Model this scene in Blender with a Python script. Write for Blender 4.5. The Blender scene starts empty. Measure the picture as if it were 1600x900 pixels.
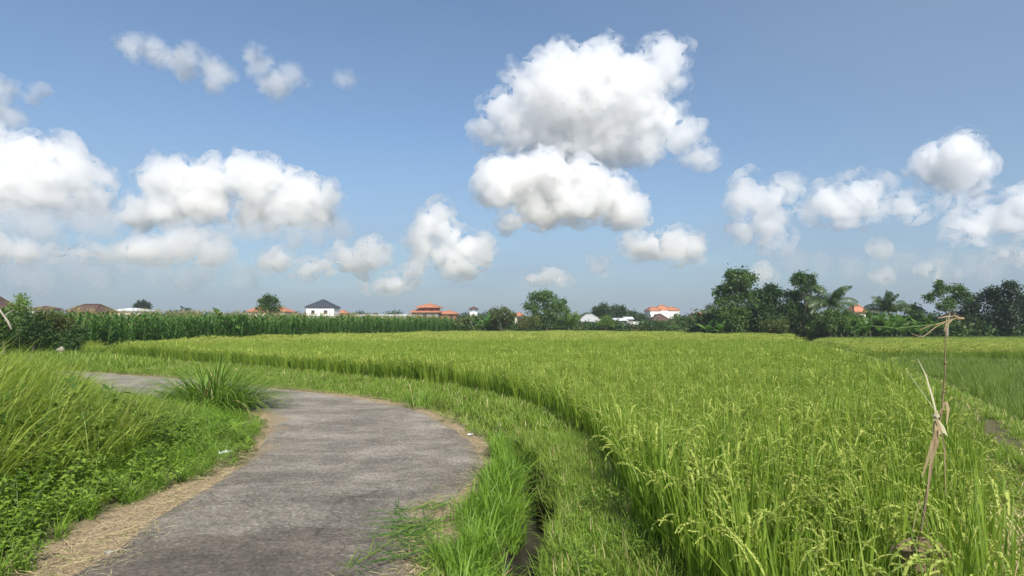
import bpy, bmesh, math, random, os
import numpy as np
from mathutils import Vector, Matrix, Euler, noise as mnoise

SC = bpy.context.scene
COL = SC.collection
R = math.radians
rng = np.random.default_rng(11)
rnd = random.Random(5)

# ------------------------------------------------------------------ camera
F_PX, CAM_H, PITCH = 953.0, 1.6, math.atan(59 / 953.0)
cam_data = bpy.data.cameras.new('camera')
cam = bpy.data.objects.new('camera', cam_data)
COL.objects.link(cam)
cam_data.sensor_width = 36.0
cam_data.lens = 36.0 * F_PX / 1600.0
cam_data.clip_start = 0.05
cam_data.clip_end = 40000.0
cam.location = (0, 0, CAM_H)
cam.rotation_euler = (R(90) + PITCH, 0, 0)
SC.camera = cam

_cp, _sp = math.cos(PITCH), math.sin(PITCH)

def ray(px, py):
    """direction of the sight line through a pixel of the 1600x900 photograph"""
    a, b = px - 800.0, 450.0 - py
    return np.array([a, F_PX * _cp - b * _sp, F_PX * _sp + b * _cp])

def ground(px, py, z=0.0):
    """place on level z seen at a pixel: used to turn image pixels into plan positions in metres"""
    d = ray(px, py)
    t = (z - CAM_H) / d[2]
    return np.array([d[0] * t, d[1] * t])

def place(px, py, dist):
    """point at forward distance dist (metres) on a sight line"""
    d = ray(px, py)
    return np.array([0, 0, CAM_H]) + d * (dist / d[1])

# ------------------------------------------------------------------ tagging
def tag(o, label=None, cat=None, group=None, kind=None):
    if label: o['label'] = label
    if cat: o['category'] = cat
    if group: o['group'] = group
    if kind: o['kind'] = kind
    return o

def empty(name, loc=(0, 0, 0), rz=0.0):
    o = bpy.data.objects.new(name, None)
    o.empty_display_size = 0.2
    o.location = loc
    o.rotation_euler = (0, 0, rz)
    COL.objects.link(o)
    return o

def mesh_obj(name, verts, faces, mat=None, parent=None, smooth=False, link=True):
    me = bpy.data.meshes.new(name)
    me.from_pydata([tuple(v) for v in verts], [], [tuple(f) for f in faces])
    if smooth:
        me.polygons.foreach_set('use_smooth', [True] * len(me.polygons))
    if mat is not None:
        for m in (mat if isinstance(mat, (list, tuple)) else [mat]):
            me.materials.append(m)
    me.update()
    o = bpy.data.objects.new(name, me)
    if link: COL.objects.link(o)
    if parent is not None: o.parent = parent
    return o

class MB:
    """collects geometry of ONE mesh"""
    def __init__(s):
        s.v, s.f, s.m = [], [], []
    def add(s, vs, fs, mi=0):
        b = len(s.v)
        s.v += [tuple(map(float, v)) for v in vs]
        s.f += [tuple(i + b for i in f) for f in fs]
        s.m += [mi] * len(fs)
    def box(s, x0, x1, y0, y1, z0, z1, mi=0):
        s.add([(x0,y0,z0),(x1,y0,z0),(x1,y1,z0),(x0,y1,z0),(x0,y0,z1),(x1,y0,z1),(x1,y1,z1),(x0,y1,z1)],
              [(0,3,2,1),(4,5,6,7),(0,1,5,4),(1,2,6,5),(2,3,7,6),(3,0,4,7)], mi)
    def tube(s, pts, radii, n=6, mi=0, cap=True):
        pts = [Vector(p) for p in pts]
        rings = []
        for i, p in enumerate(pts):
            t = (pts[min(i + 1, len(pts) - 1)] - pts[max(i - 1, 0)])
            if t.length < 1e-9: t = Vector((0, 0, 1))
            t.normalize()
            a = t.cross(Vector((0.3, 0.9, 0.1)))
            if a.length < 1e-3: a = t.cross(Vector((1, 0, 0)))
            a.normalize(); b = t.cross(a)
            r = radii[i] if hasattr(radii, '__len__') else radii
            rings.append([p + (a * math.cos(2*math.pi*k/n) + b * math.sin(2*math.pi*k/n)) * r for k in range(n)])
        vs = [v for ring in rings for v in ring]
        fs = []
        for i in range(len(pts) - 1):
            for k in range(n):
                k2 = (k + 1) % n
                fs.append((i*n+k, i*n+k2, (i+1)*n+k2, (i+1)*n+k))
        if cap:
            fs.append(tuple(range(n))[::-1]); fs.append(tuple((len(pts)-1)*n + k for k in range(n)))
        s.add(vs, fs, mi)
    def blade(s, pts, widths, side, fold=0.0, mi=0):
        """a leaf strip along pts; side = unit vector across; fold lifts the edges (V section)"""
        side = Vector(side).normalized()
        vs, fs = [], []
        n = len(pts)
        three = fold != 0.0
        for i, p in enumerate(pts):
            p = Vector(p); w = widths[i] * 0.5
            if three:
                up = Vector((0, 0, 1)) * (fold * w)
                vs += [p - side * w + up, p, p + side * w + up]
            else:
                vs += [p - side * w, p + side * w]
        k = 3 if three else 2
        for i in range(n - 1):
            for j in range(k - 1):
                fs.append((i*k+j, i*k+j+1, (i+1)*k+j+1, (i+1)*k+j))
        s.add(vs, fs, mi)
    def build(s, name, mats, parent=None, smooth=False, link=True):
        o = mesh_obj(name, s.v, s.f, mats, parent, smooth, link)
        if any(s.m): o.data.polygons.foreach_set('material_index', s.m)
        return o

def children(o):
    return [c for c in bpy.data.objects if c.parent == o]

def copy_thing(root, kids):
    """copy of a thing with its parts; kids = list of (part, [sub-parts])"""
    c = root.copy(); COL.objects.link(c)
    for p, subs in kids:
        q = p.copy(); COL.objects.link(q); q.parent = c
        for s_ in subs:
            t = s_.copy(); COL.objects.link(t); t.parent = q
    return c

# ------------------------------------------------------------------ materials
def new_mat(name):
    m = bpy.data.materials.new(name)
    m.use_nodes = True
    nt = m.node_tree
    for n in list(nt.nodes): nt.nodes.remove(n)
    out = nt.nodes.new('ShaderNodeOutputMaterial')
    return m, nt, out

def N(nt, typ, **kw):
    n = nt.nodes.new(typ)
    for k, v in kw.items():
        if k.startswith('i_'): n.inputs[k[2:].replace('_', ' ')].default_value = v
        else: setattr(n, k, v)
    return n

def ramp(nt, stops):
    n = nt.nodes.new('ShaderNodeValToRGB')
    e = n.color_ramp.elements
    while len(e) < len(stops): e.new(0.5)
    for el, (p, c) in zip(e, stops):
        el.position = p
        el.color = (c[0], c[1], c[2], 1) if hasattr(c, '__len__') else (c, c, c, 1)
    return n

def mixrgb(nt, a, b, fac, blend='MIX'):
    n = nt.nodes.new('ShaderNodeMix'); n.data_type = 'RGBA'; n.blend_type = blend
    for sock, v in ((n.inputs[0], fac), (n.inputs[6], a), (n.inputs[7], b)):
        if isinstance(v, bpy.types.NodeSocket): nt.links.new(v, sock)
        elif hasattr(v, '__len__'): sock.default_value = (v[0], v[1], v[2], 1)
        else: sock.default_value = v
    return n.outputs[2]

def math_n(nt, op, a, b=None, clamp=False):
    n = nt.nodes.new('ShaderNodeMath'); n.operation = op; n.use_clamp = clamp
    for sock, v in ((n.inputs[0], a), (n.inputs[1], b)):
        if v is None: continue
        if isinstance(v, bpy.types.NodeSocket): nt.links.new(v, sock)
        else: sock.default_value = v
    return n.outputs[0]

def leaf_mat(name, c0, c1, trans=0.35, rough=0.45, spec=0.3, tcol=None, patch=None):
    """leaf: random tint per instance / per leaf island, part of the light passing through"""
    m, nt, out = new_mat(name)
    oi = N(nt, 'ShaderNodeObjectInfo')
    geo = N(nt, 'ShaderNodeNewGeometry')
    a = math_n(nt, 'MULTIPLY', oi.outputs['Random'], 0.5)
    b = math_n(nt, 'MULTIPLY', geo.outputs['Random Per Island'], 0.5)
    f = math_n(nt, 'ADD', a, b)
    col = mixrgb(nt, c0, c1, f)
    if patch:
        nz = N(nt, 'ShaderNodeTexNoise'); nz.inputs['Scale'].default_value = patch[1]
        nz.inputs['Detail'].default_value = 3.0
        nt.links.new(geo.outputs['Position'], nz.inputs['Vector'])
        r_ = ramp(nt, [(0.4, 0.0), (0.62, 1.0)])
        nt.links.new(nz.outputs['Fac'], r_.inputs[0])
        col = mixrgb(nt, col, patch[0], math_n(nt, 'MULTIPLY', r_.outputs[0], patch[2]))
    p = N(nt, 'ShaderNodeBsdfPrincipled')
    nt.links.new(col, p.inputs['Base Color'])
    p.inputs['Roughness'].default_value = rough
    p.inputs['Specular IOR Level'].default_value = spec
    t = N(nt, 'ShaderNodeBsdfTranslucent')
    tc = mixrgb(nt, col, tcol or (c1[0]*1.3, c1[1]*1.5, c1[2]*0.5), 0.5)
    nt.links.new(tc, t.inputs['Color'])
    mx = N(nt, 'ShaderNodeMixShader'); mx.inputs[0].default_value = trans
    nt.links.new(p.outputs[0], mx.inputs[1]); nt.links.new(t.outputs[0], mx.inputs[2])
    nt.links.new(mx.outputs[0], out.inputs['Surface'])
    return m

def plain_mat(name, c, rough=0.8, spec=0.3, var=0.25, scale=3.0, bump=0.0, bscale=None, dark=None):
    """paint / plaster / wood / soil with blotchy variation"""
    m, nt, out = new_mat(name)
    geo = N(nt, 'ShaderNodeTexCoord')
    nz = N(nt, 'ShaderNodeTexNoise'); nz.inputs['Scale'].default_value = scale; nz.inputs['Detail'].default_value = 6
    nt.links.new(geo.outputs['Object'], nz.inputs['Vector'])
    d = dark or tuple(x * (1 - var) for x in c)
    r_ = ramp(nt, [(0.3, d), (0.7, c)])
    nt.links.new(nz.outputs['Fac'], r_.inputs[0])
    p = N(nt, 'ShaderNodeBsdfPrincipled')
    nt.links.new(r_.outputs[0], p.inputs['Base Color'])
    p.inputs['Roughness'].default_value = rough
    p.inputs['Specular IOR Level'].default_value = spec
    if bump:
        n2 = N(nt, 'ShaderNodeTexNoise'); n2.inputs['Scale'].default_value = bscale or scale * 8
        n2.inputs['Detail'].default_value = 5
        nt.links.new(geo.outputs['Object'], n2.inputs['Vector'])
        bp = N(nt, 'ShaderNodeBump'); bp.inputs['Strength'].default_value = bump
        bp.inputs['Distance'].default_value = 0.02
        nt.links.new(n2.outputs['Fac'], bp.inputs['Height'])
        nt.links.new(bp.outputs[0], p.inputs['Normal'])
    nt.links.new(p.outputs[0], out.inputs['Surface'])
    return m
# ------------------------------------------------------------------ light
SUN_EL, SUN_AZ = R(46), R(160)          # azimuth measured from +Y (view direction) towards +X (right)
sun_dir = Vector((math.sin(SUN_AZ) * math.cos(SUN_EL), math.cos(SUN_AZ) * math.cos(SUN_EL), math.sin(SUN_EL)))
sd = bpy.data.lights.new('sun', 'SUN')
sd.energy = 5.0
sd.angle = R(0.53)
sd.color = (1.0, 0.955, 0.88)
sun = bpy.data.objects.new('sun', sd)
COL.objects.link(sun)
sun.rotation_euler = sun_dir.to_track_quat('Z', 'Y').to_euler()
sun.location = (0, 0, 50)

world = bpy.data.worlds.new('World')
SC.world = world
world.use_nodes = True
wt = world.node_tree
for n in list(wt.nodes): wt.nodes.remove(n)
wo = wt.nodes.new('ShaderNodeOutputWorld')
bg = wt.nodes.new('ShaderNodeBackground')
bg.inputs['Strength'].default_value = 0.092
sky = wt.nodes.new('ShaderNodeTexSky')
sky.sky_type = 'NISHITA'
sky.sun_disc = False
sky.sun_elevation = SUN_EL
sky.sun_rotation = SUN_AZ
sky.altitude = 0
sky.air_density = 1.0
sky.dust_density = 2.2
sky.ozone_density = 2.5
# thin uneven veil of moisture: stretched noise, thicker towards the horizon
tc = wt.nodes.new('ShaderNodeTexCoord')
mp = wt.nodes.new('ShaderNodeMapping'); mp.inputs['Scale'].default_value = (2.2, 2.2, 9.0)
wt.links.new(tc.outputs['Generated'], mp.inputs['Vector'])
vn = wt.nodes.new('ShaderNodeTexNoise'); vn.inputs['Scale'].default_value = 1.6; vn.inputs['Detail'].default_value = 5; vn.inputs['Roughness'].default_value = 0.55
wt.links.new(mp.outputs[0], vn.inputs['Vector'])
sep = wt.nodes.new('ShaderNodeSeparateXYZ'); wt.links.new(tc.outputs['Generated'], sep.inputs[0])
hz = wt.nodes.new('ShaderNodeMapRange'); hz.inputs['From Min'].default_value = 0.0; hz.inputs['From Max'].default_value = 0.30
hz.inputs['To Min'].default_value = 0.74; hz.inputs['To Max'].default_value = 0.10
wt.links.new(sep.outputs['Z'], hz.inputs['Value'])
vr = wt.nodes.new('ShaderNodeMapRange'); vr.inputs['From Min'].default_value = 0.3; vr.inputs['From Max'].default_value = 0.7
vr.inputs['To Min'].default_value = 0.55; vr.inputs['To Max'].default_value = 1.25
wt.links.new(vn.outputs['Fac'], vr.inputs['Value'])
vf = math_n(wt, 'MULTIPLY', hz.outputs[0], vr.outputs[0], clamp=True)
SKY_MUL = (1.13, 1.24, 1.28)
sk = mixrgb(wt, sky.outputs[0], SKY_MUL, 1.0, 'MULTIPLY')
VEIL = (2.7, 3.4, 4.4)
# broad thin sheet of high cloud, thickest over the right hand side
m2 = wt.nodes.new('ShaderNodeMapping'); m2.inputs['Scale'].default_value = (1.0, 1.0, 2.6); m2.inputs['Location'].default_value = (0.35, 0.2, 0.1)
wt.links.new(tc.outputs['Generated'], m2.inputs['Vector'])
n2 = wt.nodes.new('ShaderNodeTexNoise'); n2.inputs['Scale'].default_value = 1.5; n2.inputs['Detail'].default_value = 6; n2.inputs['Roughness'].default_value = 0.5
n2.inputs['Distortion'].default_value = 0.4
wt.links.new(m2.outputs[0], n2.inputs['Vector'])
sx = wt.nodes.new('ShaderNodeMapRange'); sx.inputs['From Min'].default_value = -0.1; sx.inputs['From Max'].default_value = 0.6
sx.inputs['To Min'].default_value = 0.0; sx.inputs['To Max'].default_value = 0.30
wt.links.new(sep.outputs['X'], sx.inputs['Value'])
v2 = wt.nodes.new('ShaderNodeMapRange'); v2.interpolation_type = 'SMOOTHSTEP'; v2.inputs['From Min'].default_value = 0.36; v2.inputs['From Max'].default_value = 0.72
v2.inputs['To Min'].default_value = 0.0; v2.inputs['To Max'].default_value = 0.14
wt.links.new(n2.outputs['Fac'], v2.inputs['Value'])
vf = math_n(wt, 'MAXIMUM', vf, math_n(wt, 'ADD', v2.outputs[0], sx.outputs[0], clamp=True))
skc = mixrgb(wt, sk, VEIL, vf)
wt.links.new(skc, bg.inputs['Color'])
wt.links.new(bg.outputs[0], wo.inputs['Surface'])
world.cycles.sampling_method = 'MANUAL'
world.cycles.sample_map_resolution = 512

SC.view_settings.view_transform = 'Standard'
SC.view_settings.look = 'None'
SC.view_settings.exposure = 0.45
SC.view_settings.gamma = 1.0
SC.view_settings.use_curve_mapping = False
SC.render.engine = 'CYCLES'
cy = SC.cycles
cy.max_bounces = 24
cy.diffuse_bounces = 3
cy.glossy_bounces = 2
cy.transmission_bounces = 4
cy.volume_bounces = 24
cy.transparent_max_bounces = 8
cy.caustics_reflective = False
cy.caustics_refractive = False
cy.sample_clamp_indirect = 6.0
cy.use_adaptive_sampling = True
cy.adaptive_threshold = 0.02
cy.use_denoising = True
try:
    cy.denoiser = 'OPENIMAGEDENOISE'
    cy.denoising_input_passes = 'RGB_ALBEDO_NORMAL'
except Exception: pass

# ------------------------------------------------------------------ clouds
_ico = {}
def ico(sub):
    if sub not in _ico:
        bm = bmesh.new(); bmesh.ops.create_icosphere(bm, subdivisions=sub, radius=1.0)
        bm.verts.index_update()
        _ico[sub] = (np.array([v.co for v in bm.verts]), np.array([[v.index for v in f.verts] for f in bm.faces]))
        bm.free()
    return _ico[sub]

def cloud_mat(name, u, soft, cut=0.40, wid=0.26, sc=30.0, gain=2.0, col=(0.975, 0.973, 0.970)):
    """mist whose density is broken up by 3D noise, so that thin places open and the rim frays"""
    m, nt, out = new_mat(name)
    v = N(nt, 'ShaderNodeVolumePrincipled')
    v.inputs['Color'].default_value = (col[0], col[1], col[2], 1)
    v.inputs['Anisotropy'].default_value = 0.5
    geo = N(nt, 'ShaderNodeNewGeometry')
    nz = N(nt, 'ShaderNodeTexNoise'); nz.inputs['Scale'].default_value = 1.0 / (sc * u)
    nz.inputs['Detail'].default_value = 4.5; nz.inputs['Roughness'].default_value = 0.62
    nt.links.new(geo.outputs['Position'], nz.inputs['Vector'])
    mr = N(nt, 'ShaderNodeMapRange'); mr.interpolation_type = 'SMOOTHSTEP'
    mr.inputs['From Min'].default_value = cut; mr.inputs['From Max'].default_value = cut + wid
    mr.inputs['To Min'].default_value = 0.0; mr.inputs['To Max'].default_value = gain / (soft * u)
    nt.links.new(nz.outputs['Fac'], mr.inputs['Value'])
    if wid > .3 and sc > 50: v.inputs['Density'].default_value = 1.0 / (soft * u)
    else: nt.links.new(mr.outputs[0], v.inputs['Density'])
    nt.links.new(v.outputs[0], out.inputs['Volume'])
    m.cycles.volume_step_rate = 0.25 if sc > 36 else 0.12
    return m

_cm = {}
def make_cloud(label, puffs, dist, soft=8.0, base=None, vox=2.6, fluff=1.0, depth=1.0, seed=0, levels=2, group='cumulus clouds over the fields', squash=0.3, rough=1.0, wisp=False):
    """a cumulus: heaps of rounded puffs fused into one closed body of evenly scattering mist.
    soft = how many photograph pixels of mist it takes to hide what is behind"""
    r_ = np.random.default_rng(seed + 77)
    u = dist / F_PX                                     # metres per photograph pixel at that distance
    cs, rs = [], []
    for (px, py, r) in puffs:
        c = place(px, py, dist); c[1] += r_.normal(0, 0.35) * r * u * depth; r = r * (1.22 if r < 27 else 1.06)
        cs.append(c); rs.append(r * u * 0.93)
    cur = list(zip(cs, rs)); allp = list(cur)
    for lv in range(levels):
        nxt = []
        for c, r in cur:
            if r < 2.6 * u: continue
            k = (22, 12, 6)[lv]
            d = r_.normal(size=(k, 3)); d[:, 2] += 0.35
            d /= np.linalg.norm(d, axis=1)[:, None]
            for q in d:
                rr = r * r_.uniform(0.14, 0.45)
                nxt.append((c + q * (r * r_.uniform(0.8, 1.02) * 1.0 - rr * 0.25) * fluff, rr))
        allp += nxt; cur = nxt
    V, Fc, b = [], [], 0
    for c, r in allp:
        iv, jf = ico(3 if r > 14 * u else 2)
        V.append(iv * r + c); Fc.append(jf + b); b += len(iv)
    V = np.concatenate(V); Fc = np.concatenate(Fc)
    if base is not None:
        zb = place(800, base, dist)[2]
        lo = V[:, 2] < zb
        V[lo, 2] = zb + (V[lo, 2] - zb) * squash
    me = bpy.data.meshes.new('cloud_tmp'); me.from_pydata(V.tolist(), [], Fc.tolist())
    ob = bpy.data.objects.new('cloud_tmp', me); COL.objects.link(ob)
    md = ob.modifiers.new('r', 'REMESH'); md.mode = 'VOXEL'; md.voxel_size = vox * u
    dg = bpy.context.evaluated_depsgraph_get()
    ev = bpy.data.meshes.new_from_object(ob.evaluated_get(dg))
    bpy.data.objects.remove(ob); bpy.data.meshes.remove(me)
    n = len(ev.vertices)
    co = np.empty(n * 3); ev.vertices.foreach_get('co', co); co = co.reshape(-1, 3)
    no = np.empty(n * 3); ev.vertices.foreach_get('normal', no); no = no.reshape(-1, 3)
    off = np.array([mnoise.fractal(Vector(p) * (1.0 / (22 * u)) + Vector((seed, 0, 0)), 0.8, 2.1, 5) for p in co])
    off2 = np.array([mnoise.noise(Vector(p) * (1.0 / (55 * u)) + Vector((0, seed, 9))) for p in co])
    co = co + (no * (off * 6.5 + off2 * 6.0 + 1.0)[:, None]) * u * rough
    mean = co.mean(0)
    key = round(soft, 2), dist, wisp
    if key not in _cm:
        _cm[key] = (cloud_mat('cloud_fringe', u, soft * (1.0 if wisp else 2.0), cut=(0.44, 0.44, 0.30)[int(wisp)], wid=(.22, .34, .36)[int(wisp)], sc=(34.0, 34.0, 60.0)[int(wisp)], gain=1.6),
                    cloud_mat('cloud_core', u, soft, cut=0.30, wid=0.34, sc=36.0, gain=1.25))
    o = None
    if wisp:                                             # thin veil: four faint shells, one inside the other
        for q_ in range(4):
            off3 = np.array([mnoise.fractal(Vector((p[0] * .6, p[1], p[2] * 1.3)) * (1.0 / ((30 - 5 * q_) * u)) + Vector((seed, 3.3 * q_, 0)), 0.8, 2.1, 4) for p in co])
            me = ev.copy(); me.vertices.foreach_set('co', (co - mean + no * ((3.5 - 3.0 * q_ + 8.0 * off3)[:, None] * u)).ravel()); me.update()
            me.materials.clear(); me.materials.append(cloud_mat('cloud_veil', u, soft * (9, 6, 4.5, 4)[q_], wid=.4, sc=60))
            me.name = 'cloud' if q_ == 0 else 'inner_veil'
            q = bpy.data.objects.new(me.name, me); COL.objects.link(q)
            if o is None: o = q; o.location = mean
            else: q.parent = o
        tag(o, label, 'cloud', group)
        return o
    for nm, grow, mt in (('cloud', 4.0 + 0.40 * soft, _cm[key][0]), ('dense_core', -0.45 * soft - 1.0, _cm[key][1])):
        if wisp and nm != 'cloud': continue
        me = ev.copy()
        me.vertices.foreach_set('co', (co - mean + no * (grow * u)).ravel()); me.update()
        me.materials.clear(); me.materials.append(mt)
        me.name = nm
        q = bpy.data.objects.new(nm, me); COL.objects.link(q)
        if o is None: o = q; o.location = mean
        else: q.parent = o
    tag(o, label, 'cloud', group)
    return o

if not os.environ.get('NOCLOUD'):
    make_cloud('largest and highest white cumulus cloud above the middle of the fields',
        [(860,158,56),(920,140,62),(980,150,58),(1028,108,30),(1045,84,19),(1018,74,11),(945,98,30),(925,76,12),(962,76,10),(880,108,32),(898,84,13),(825,128,22),(805,114,12),(800,172,36),
         (762,205,27),(775,178,20),(830,205,48),(900,212,58),(975,208,58),(1030,188,38),(1060,215,30),(940,235,36),(1000,240,28),(1096,248,20),(1072,255,14),
         (1048,122,18)], 5600, soft=13, rough=1.6, base=235, seed=1, squash=0.5)
    make_cloud('bright flat based cumulus cloud tucked under the largest cloud',
        [(830,283,44),(790,290,38),(870,288,40),(920,300,40),(965,308,32),(985,330,26),(900,325,38),(840,322,35),
         (800,355,17),(860,350,22),(995,342,16),(768,303,20)], 4300, soft=8, rough=1.4, base=345, seed=2)
    make_cloud('long white cumulus cloud with a grey base high above the corn and the white house',
        [(372,272,34),(405,288,38),(335,288,33),(280,283,33),(252,292,22),(440,303,36),(480,305,28),(508,305,20),(300,308,33),
         (215,335,24),(260,330,30),(330,328,33),(400,328,33),(460,333,30),(497,342,20),(192,346,12)], 3900, soft=9, rough=1.4, base=345, seed=3)
    make_cloud('heaped white cloud at the left end of the sky',
        [(30,250,45),(92,238,28),(-20,255,50),(122,262,30),(158,270,13),(60,285,45),(130,308,28),(90,310,35),(20,305,48),(-50,300,50)], 4000, soft=11, rough=1.4, base=315, seed=4)
    make_cloud('low pale cloud with a torn edge right under the long grey based cloud',
        [(270,385,30),(300,393,26),(225,388,22),(340,398,18),(250,400,22),(200,395,14)], 3000, soft=12, base=402, seed=5)
    make_cloud('low soft cloud right under the heaped cloud at the left end of the sky',
        [(8,388,20),(-20,385,25),(122,395,16),(150,400,13),(95,400,14),(40,398,14)], 3000, soft=12, base=402, seed=6)
    make_cloud('low ragged cloud just left of the peaked cloud, above the white house',
        [(580,398,19),(545,405,18),(512,414,14),(440,410,15),(478,430,14),(600,395,11),(560,410,16),(425,412,9),(490,420,12)], 3000, soft=9, base=425, seed=7)
    make_cloud('peaked tower shaped cloud standing between the low ragged cloud and the bright flat based cloud',
        [(680,345,19),(683,330,13),(670,365,24),(700,368,18),(660,388,18),(700,395,22),(740,393,24),(757,400,14),(720,420,18),(735,432,14),(645,378,12)], 3300, soft=10, base=425, seed=8)
    make_cloud('low strip of small cloud just above the horizon beneath the peaked cloud',
        [(572,449,8),(592,447,10),(620,445,11),(642,430,10),(656,424,8),(605,446,10),(635,442,8)], 2600, soft=9, base=452, seed=9)
    make_cloud('small flat cloud low above the big round tree',
        [(828,437,10),(848,437,9),(870,438,9),(887,438,6),(858,435,9)], 2700, soft=10, base=440, seed=10)
    make_cloud('small bright cloud at the lower right of the bright flat based cloud',
        [(990,388,15),(1015,390,16),(1048,380,19),(1075,387,19),(1090,390,12),(1030,393,14),(1060,420,9),(1078,418,7),(975,384,9)], 3300, soft=9, base=398, seed=11)
    make_cloud('faint scrap of cloud above the white roofed pavilion',
        [(938,402,8),(948,404,6),(930,406,5),(940,425,8),(948,423,5)], 2700, soft=12, base=428, seed=12)
    make_cloud('ragged upright cloud above the tallest trees',
        [(1170,287,16),(1160,310,19),(1185,308,19),(1200,320,22),(1230,302,18),(1200,345,22),(1165,365,16),(1200,380,16),(1222,368,13),(1215,390,12),(1245,295,11)], 4600, soft=14, base=390, seed=13)
    make_cloud('broad pale cloud between the ragged upright cloud and the round cloud',
        [(1290,315,24),(1338,305,26),(1360,298,19),(1310,335,22),(1350,328,25),(1400,325,20),(1425,330,16),(1460,315,15),(1488,320,10),(1275,330,14)], 4600, soft=15, base=342, seed=14)
    make_cloud('round bright cloud standing highest over the right hand trees',
        [(1480,252,31),(1442,262,20),(1510,265,28),(1490,283,22),(1528,290,14),(1465,242,17),(1505,232,8),(1460,272,18),(1545,296,7)], 5200, soft=9, base=295, seed=15)
    make_cloud('pale cloud at the right end of the sky',
        [(1560,338,24),(1592,328,24),(1510,355,20),(1530,360,17),(1490,382,10),(1570,358,22),(1625,340,30),(1600,300,10),(1540,380,10)], 4200, soft=13, base=368, seed=16)
    for k, (lb, ps) in enumerate([
        ('tiny faint cloud under the broad pale cloud', [(1372,387,7),(1380,391,5)]),
        ('thin flat cloud low above the thin pale trunked layered tree', [(1460,425,9),(1440,422,7),(1482,425,7)]),
        ('tiny cloud just above the coconut palms', [(1378,434,8),(1390,436,5)]),
        ('tiny cloud beside the top of the tallest tree', [(1192,428,7),(1205,430,5)]),
        ('soft low cloud above the dark spreading tree', [(1570,400,11),(1590,398,11),(1555,404,7)])]):
        make_cloud(lb, ps, 2800, soft=12, seed=20 + k, levels=1)
    make_cloud('thin curved wisp of cloud highest at the upper left',
        [(190,72,9),(215,78,12),(245,86,14),(275,95,15),(300,97,16),(328,103,13),(345,122,14),(330,132,10),(312,85,8)], 4200, soft=15, seed=30, fluff=1.3, rough=1.8, wisp=True)
    make_cloud('thin broken wisp of cloud right of the curved wisp',
        [(395,80,10),(405,100,11),(425,128,11),(410,138,8),(440,122,8),(456,118,8),(478,133,6)], 4200, soft=13, seed=31, fluff=1.3, rough=1.8, wisp=True)
    make_cloud('tiny detached wisp of cloud in the open blue right of the thin broken wisp',
        [(532,121,5),(545,119,7),(555,122,5)], 4200, soft=17, seed=32, fluff=1.3, rough=1.6, wisp=True)
    make_cloud('faint wisp of cloud above the heaped cloud at the left end',
        [(5,140,14),(-10,165,16),(45,152,8),(65,143,9),(80,147,5),(8,185,12)], 4200, soft=13, seed=33, fluff=1.3, rough=1.7, wisp=True)
    make_cloud('long dim grey bank of cloud lying low along the left horizon',
        [(-20 + 44 * k, 424 + 7 * ((k * 7) % 5 - 2), 20 + 5 * ((k * 3) % 3)) for k in range(11)], 3400, soft=42, seed=40, levels=1, wisp=True)
    make_cloud('hazy grey sheet of cloud between the heaped left cloud and the low soft cloud',
        [(-20 + 34 * k, 352 + 7 * ((k * 5) % 4 - 2), 24) for k in range(6)], 3700, soft=34, seed=41, levels=1, wisp=True)
    make_cloud('faint thin cloud under the grey base of the long white cloud',
        [(290 + 34 * k, 364 + 5 * ((k * 3) % 4 - 2), 17) for k in range(8)], 3600, soft=30, seed=42, levels=1, wisp=True)
    make_cloud('dim hazy bank of cloud low over the right hand trees',
        [(1240 + 45 * k, 418 + 6 * ((k * 5) % 4 - 2), 18) for k in range(9)], 3500, soft=55, seed=43, levels=1, wisp=True)
# ------------------------------------------------------------------ plan of the place (metres; image pixels cast onto the ground plane)
def catmull(pts, step=0.25):
    P = [np.array(p, float) for p in pts]
    P = [2 * P[0] - P[1]] + P + [2 * P[-1] - P[-2]]
    out = []
    for i in range(1, len(P) - 2):
        n = max(2, int(np.linalg.norm(P[i+1] - P[i]) / step))
        for k in range(n):
            t = k / n
            out.append(0.5 * ((2*P[i]) + (P[i+1]-P[i-1])*t + (2*P[i-1]-5*P[i]+4*P[i+1]-P[i+2])*t*t + (3*P[i]-P[i-1]-3*P[i+1]+P[i+2])*t**3))
    out.append(P[-2])
    return np.array(out)

def poly_dist(pts, line):
    """distance from points (n,2) to a polyline (m,2)"""
    best = np.full(len(pts), 1e9)
    for i in range(len(line) - 1):
        a, b = line[i], line[i+1]
        ab = b - a; L = (ab ** 2).sum() + 1e-12
        t = np.clip(((pts - a) @ ab) / L, 0, 1)
        d = np.sqrt((((a + t[:, None] * ab) - pts) ** 2).sum(1))
        np.minimum(best, d, out=best)
    return best

def inside(pts, poly):
    x, y = pts[:, 0], pts[:, 1]
    c = np.zeros(len(pts), bool)
    j = len(poly) - 1
    for i in range(len(poly)):
        xi, yi = poly[i]; xj, yj = poly[j]
        if yi != yj:
            c ^= ((yi > y) != (yj > y)) & (x < (xj - xi) * (y - yi) / (yj - yi) + xi)
        j = i
    return c

def signed(pts, poly):
    """negative inside"""
    d = poly_dist(pts, np.vstack([poly, poly[:1]]))
    return np.where(inside(pts, poly), -d, d)

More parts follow.
